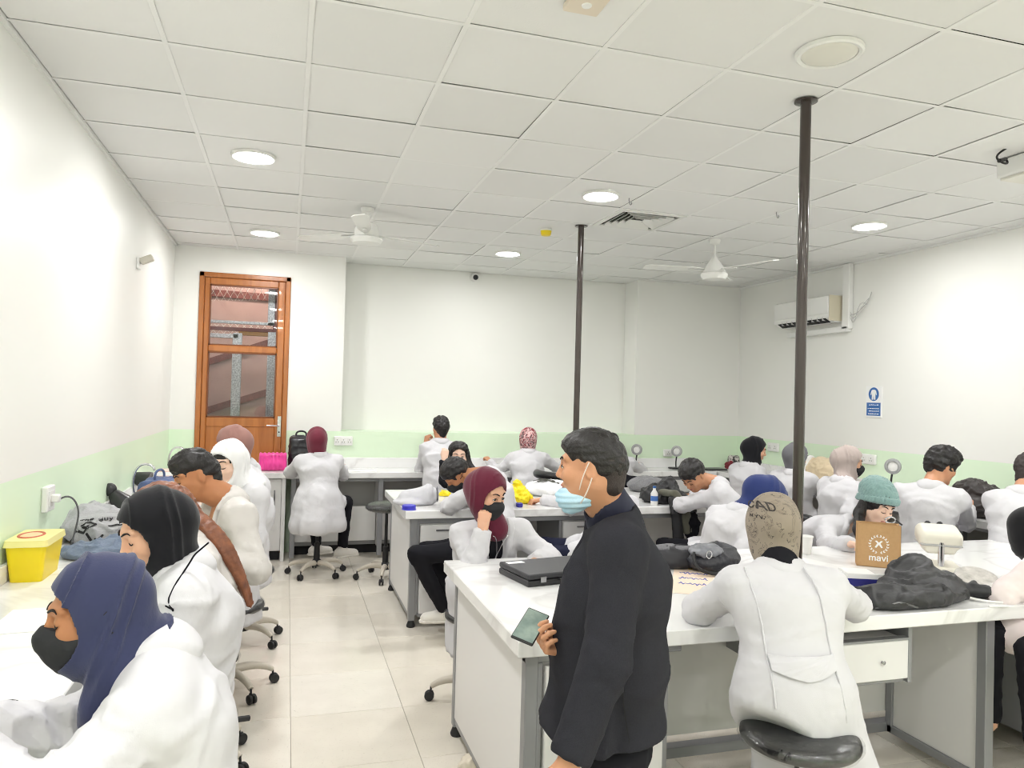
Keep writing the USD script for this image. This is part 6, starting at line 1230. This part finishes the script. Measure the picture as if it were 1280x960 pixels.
# kraft paper bag with its print
b = PZ(1102, 709, TC); o_ = np.array([b[0], b[1] + .03, TC]); Rk = rotz(-37); w, d, hh = .215, .09, .228
t = thing('paper_bag', 'brown kraft paper bag with a white wreath emblem on the front bench', 'paper bag', o_); kr = mat('kraft_paper', (192, 154, 108), .75, var=(60, (182, 144, 98), .3)); th = .0015
tilt = lambda v: v + np.outer(v[:, 2], [0.015, .12, 0.])
def kb(m_): v, f = vf(m_); v = tilt(v); return xform((v, f), Rk, o_)
for nm, bb in (('front_sheet', box(-w / 2, w / 2, -d / 2, -d / 2 + th, .001, hh)), ('back_sheet', box(-w / 2, w / 2, d / 2 - th, d / 2, .001, hh)), ('bottom_sheet', box(-w / 2, w / 2, -d / 2, d / 2, .001, .003))): part(t, nm, kb(bb), kr, smooth=False)
for sx_ in (-1, 1):
    X = sx_ * w / 2; part(t, 'side_gusset', kb(prism([(X, -d / 2), (X - sx_ * .018, 0), (X, d / 2), (X - sx_ * .002, d / 2), (X - sx_ * .02, 0), (X - sx_ * .002, -d / 2)] if sx_ > 0 else [(X, -d / 2), (X + .018, 0), (X, d / 2), (X + .002, d / 2), (X + .02, 0), (X + .002, -d / 2)], .001, hh, 'xy')), kr, smooth=False)
def onfront(tri): v, f = vf(tri); return kb((np.stack([v[:, 0], -d / 2 - .0004 - v[:, 2], v[:, 1]], 1), f))
tm = meshkit.text_mesh('mavi', .03, .0006, True); tv, tf = vf(tm); tv[:, 0] = (tv[:, 0] - (tv[:, 0].max() + tv[:, 0].min()) / 2) * 1.05; tv[:, 1] += .036; part(t, 'lettering', onfront((tv, tf)), M['white'], smooth=False)
lv = []
for sg in (-1, 1):
    for k in range(9):
        a_ = math.radians(-80 + k * 19); ctr = np.array([sg * .044 * math.cos(a_), .122 + .044 * math.sin(a_)])
        for off, tlt in ((.004, 30), (-.004, -30)):
            an = math.degrees(math.atan2(ctr[1] - .122, ctr[0])) + 90 * sg + tlt; l_ = Polygon([(0, 0), (.006, .0028), (.013, 0), (.006, -.0028)]); from shapely import affinity
            lv.append(vf(trimesh.creation.extrude_polygon(affinity.translate(affinity.rotate(l_, an, origin=(0, 0)), *(ctr * 1)), .0006, engine='earcut')))
part(t, 'wreath', onfront(cat(*lv)), M['white'], smooth=False)
em = [Polygon([(-.02, .14), (-.008, .128), (-.02, .106), (-.012, .104), (0, .12), (.012, .104), (.02, .106), (.008, .128), (.02, .14), (.01, .142), (0, .132), (-.01, .142)])]
part(t, 'emblem', onfront(trimesh.creation.extrude_polygon(em[0], .0006, engine='earcut')), M['white'], smooth=False)
b = PZ(1092, 735, TC); o_ = np.array([b[0], b[1] + .02, TC]); Rx = rotz(-22); t = thing('tissue_box', 'white and navy blue box in front of the kraft bag', 'box', o_)
part(t, 'box_body', xform(box(-.13, .13, -.06, .06, .0005, .075, .003), Rx, o_), M['whitep'], smooth=False); part(t, 'navy_side', xform(box(-.128, .128, -.0612, -.06, .003, .05), Rx, o_), mat('navy_print', (44, 44, 118), .4), smooth=False); part(t, 'grey_print', xform(box(.0, .12, -.05, .05, .075, .0757), Rx, o_), M['lamgrey'], smooth=False)
b = PZ(1172, 764, TC); jk = mat('washed_black_nylon', (38, 38, 40), .5, bump=(160, .2), var=(16, (48, 48, 50), .3)); cx, cy2 = b[0] + .0, b[1] + .16
t = thing('jacket', 'crumpled washed-black jacket with zips on the front bench', 'jacket', (cx, cy2, TC))
g = lump([((cx - .02, cy2 - .02, TC + .03), (.3, .13, .05), 4), ((cx + .12, cy2 + .04, TC + .06), (.17, .12, .065), -20), ((cx + .15, cy2 + .12, TC + .09), (.1, .09, .08)), ((cx - .2, cy2 - .02, TC + .03), (.1, .08, .045)), ((cx + .22, cy2 + .03, TC + .05), (.1, .09, .06), 30)], .009, .01, (8, 9, 9), 22, TC + .001, k=.05); jn = part(t, 'cloth', g, jk, smooth=True)
o_ = P(1140, 735, b[1]); sc_ = b[1] * 1.15 / FPX
for pts in ([(1090, 758), (1120, 752), (1150, 756)], [(1128, 715), (1145, 722), (1160, 719)], [(1160, 705), (1178, 725), (1196, 744)]):
    part(jn, 'zip', decal(g, trimesh.creation.extrude_polygon(LineString([((x - 1140) * sc_, (735 - y) * sc_) for x, y in pts]).buffer(.0025), .0015, engine='earcut'), o_, CR, unit(np.array([0, .5, .85])), lift=.002, sub=.01), mat('zip_grey', (128, 128, 130), .35, metal=.6) if pts[0][0] < 1150 else jk, smooth=True)
b = PZ(1232, 752, TC); o_ = np.array([b[0] + .06, b[1] + .12, TC]); t = thing('shoulder_bag', 'black shoulder bag with a wrapped silver disc on its top', 'bag', o_)
part(t, 'bag_body', xform(lump([((0, 0, .035), (.17, .12, .045)), ((-.12, .02, .03), (.1, .1, .04))], .01, .006, (12, 12, 12), 23, .001), rotz(-20), o_), mat('black_satin_bag', (34, 34, 37), .5, bump=(100, .2)), smooth=True)
Rd = rotz(-30) @ rotx(20); part(t, 'wrapped_disc', xform(displace(lathe([(.001, .012), (.04, .012), (.085, .01), (.092, .004), (.088, -.004)], 32), np.zeros(5 * 32 + 2)), Rd, o_ + [0, -.02, .08]), mat('silver_foil', (214, 210, 204), .25, bump=(40, .8), var=(18, (160, 156, 150), .2)), smooth=40); part(t, 'strap', xform(tube([(-.15, -.06, .03), (-.05, -.14, .008), (.1, -.15, .008)], .006, 8, smooth=20), rotz(-20), o_), M['whitep'])
# stereo microscope behind the jacket
b = PZ(1182, 715, TC); o_ = np.array([b[0], b[1] + .05, TC]); ms = mat('cream_enamel', (238, 234, 220), .3); t = thing('microscope', 'cream stereo microscope with rounded hood on the front bench behind the jacket', 'microscope', o_); Rm_ = rotz(145)
part(t, 'microscope_base', xform(rbox(-.1, .1, -.12, .1, .0005, .035, .012), Rm_, o_), ms); part(t, 'pillar', xform(tube([(0, .07, .03), (0, .07, .16)], .016, 14), Rm_, o_), M['chrome'])
V = Vol((-.14, -.14, .08), (.14, .14, .28), .008); V.rbox((0, 0, .18), (.105, .085, .05), rotx(-12), .035, 0); V.rbox((0, .0, .13), (.075, .07, .035), None, .02, .015); part(t, 'hood', xform(V.mesh(), Rm_, o_), ms, smooth=True); part(t, 'hood_band', xform(rbox(-.101, .101, -.088, .086, .138, .15, .006), Rm_, o_), M['lamgrey'])
part(t, 'eyepiece', xform(tube([(-.03, -.06, .2), (-.03, -.12, .23)], .016, 14), Rm_, o_), M['blackp']); part(t, 'eyepiece', xform(tube([(.03, -.06, .2), (.03, -.12, .23)], .016, 14), Rm_, o_), M['blackp']); part(t, 'focus_knob', xform(xform(lathe([(.02, 0), (.022, .02), (.001, .022)], 16), roty(90)), Rm_, o_ + [.09, 0, .13]), M['blackp'])
# sample held by the beanie woman, pens
b = P(1113, 650, 3.62); t = thing('hand_lens', 'small clear hand lens held under the face of the woman in teal beanie', 'lens', b); part(t, 'rim', tube([b + .03 * (CR * math.cos(a_) + CU * .6 * math.sin(a_)) for a_ in np.linspace(0, 6.283, 24)], .004, 8), M['chrome']); part(t, 'grip', tube([b + CR * .03, b + CR * .07 - [0, 0, .03]], .005, 8), M['blackp'])
b = PZ(1236, 758, TC + .004); solo('pen', tube([b, b + [.09, -.02, 0]], .004, 8), M['whitep'], 'thin white pen in front of the black shoulder bag', 'pen')
b = PZ(520, 860, 0); 
b = PZ(590, 962, 0); solo('shoe_cover', lump([((b[0], b[1] - .02, .03), (.07, .05, .045)), ((b[0] + .03, b[1], .05), (.04, .04, .05))], .009, .008, (22, 22, 22), 25, .001), cloth('cream_tissue', (228, 218, 200)), 'crumpled cream tissue on the floor beside the front bench', 'tissue', smooth=True)
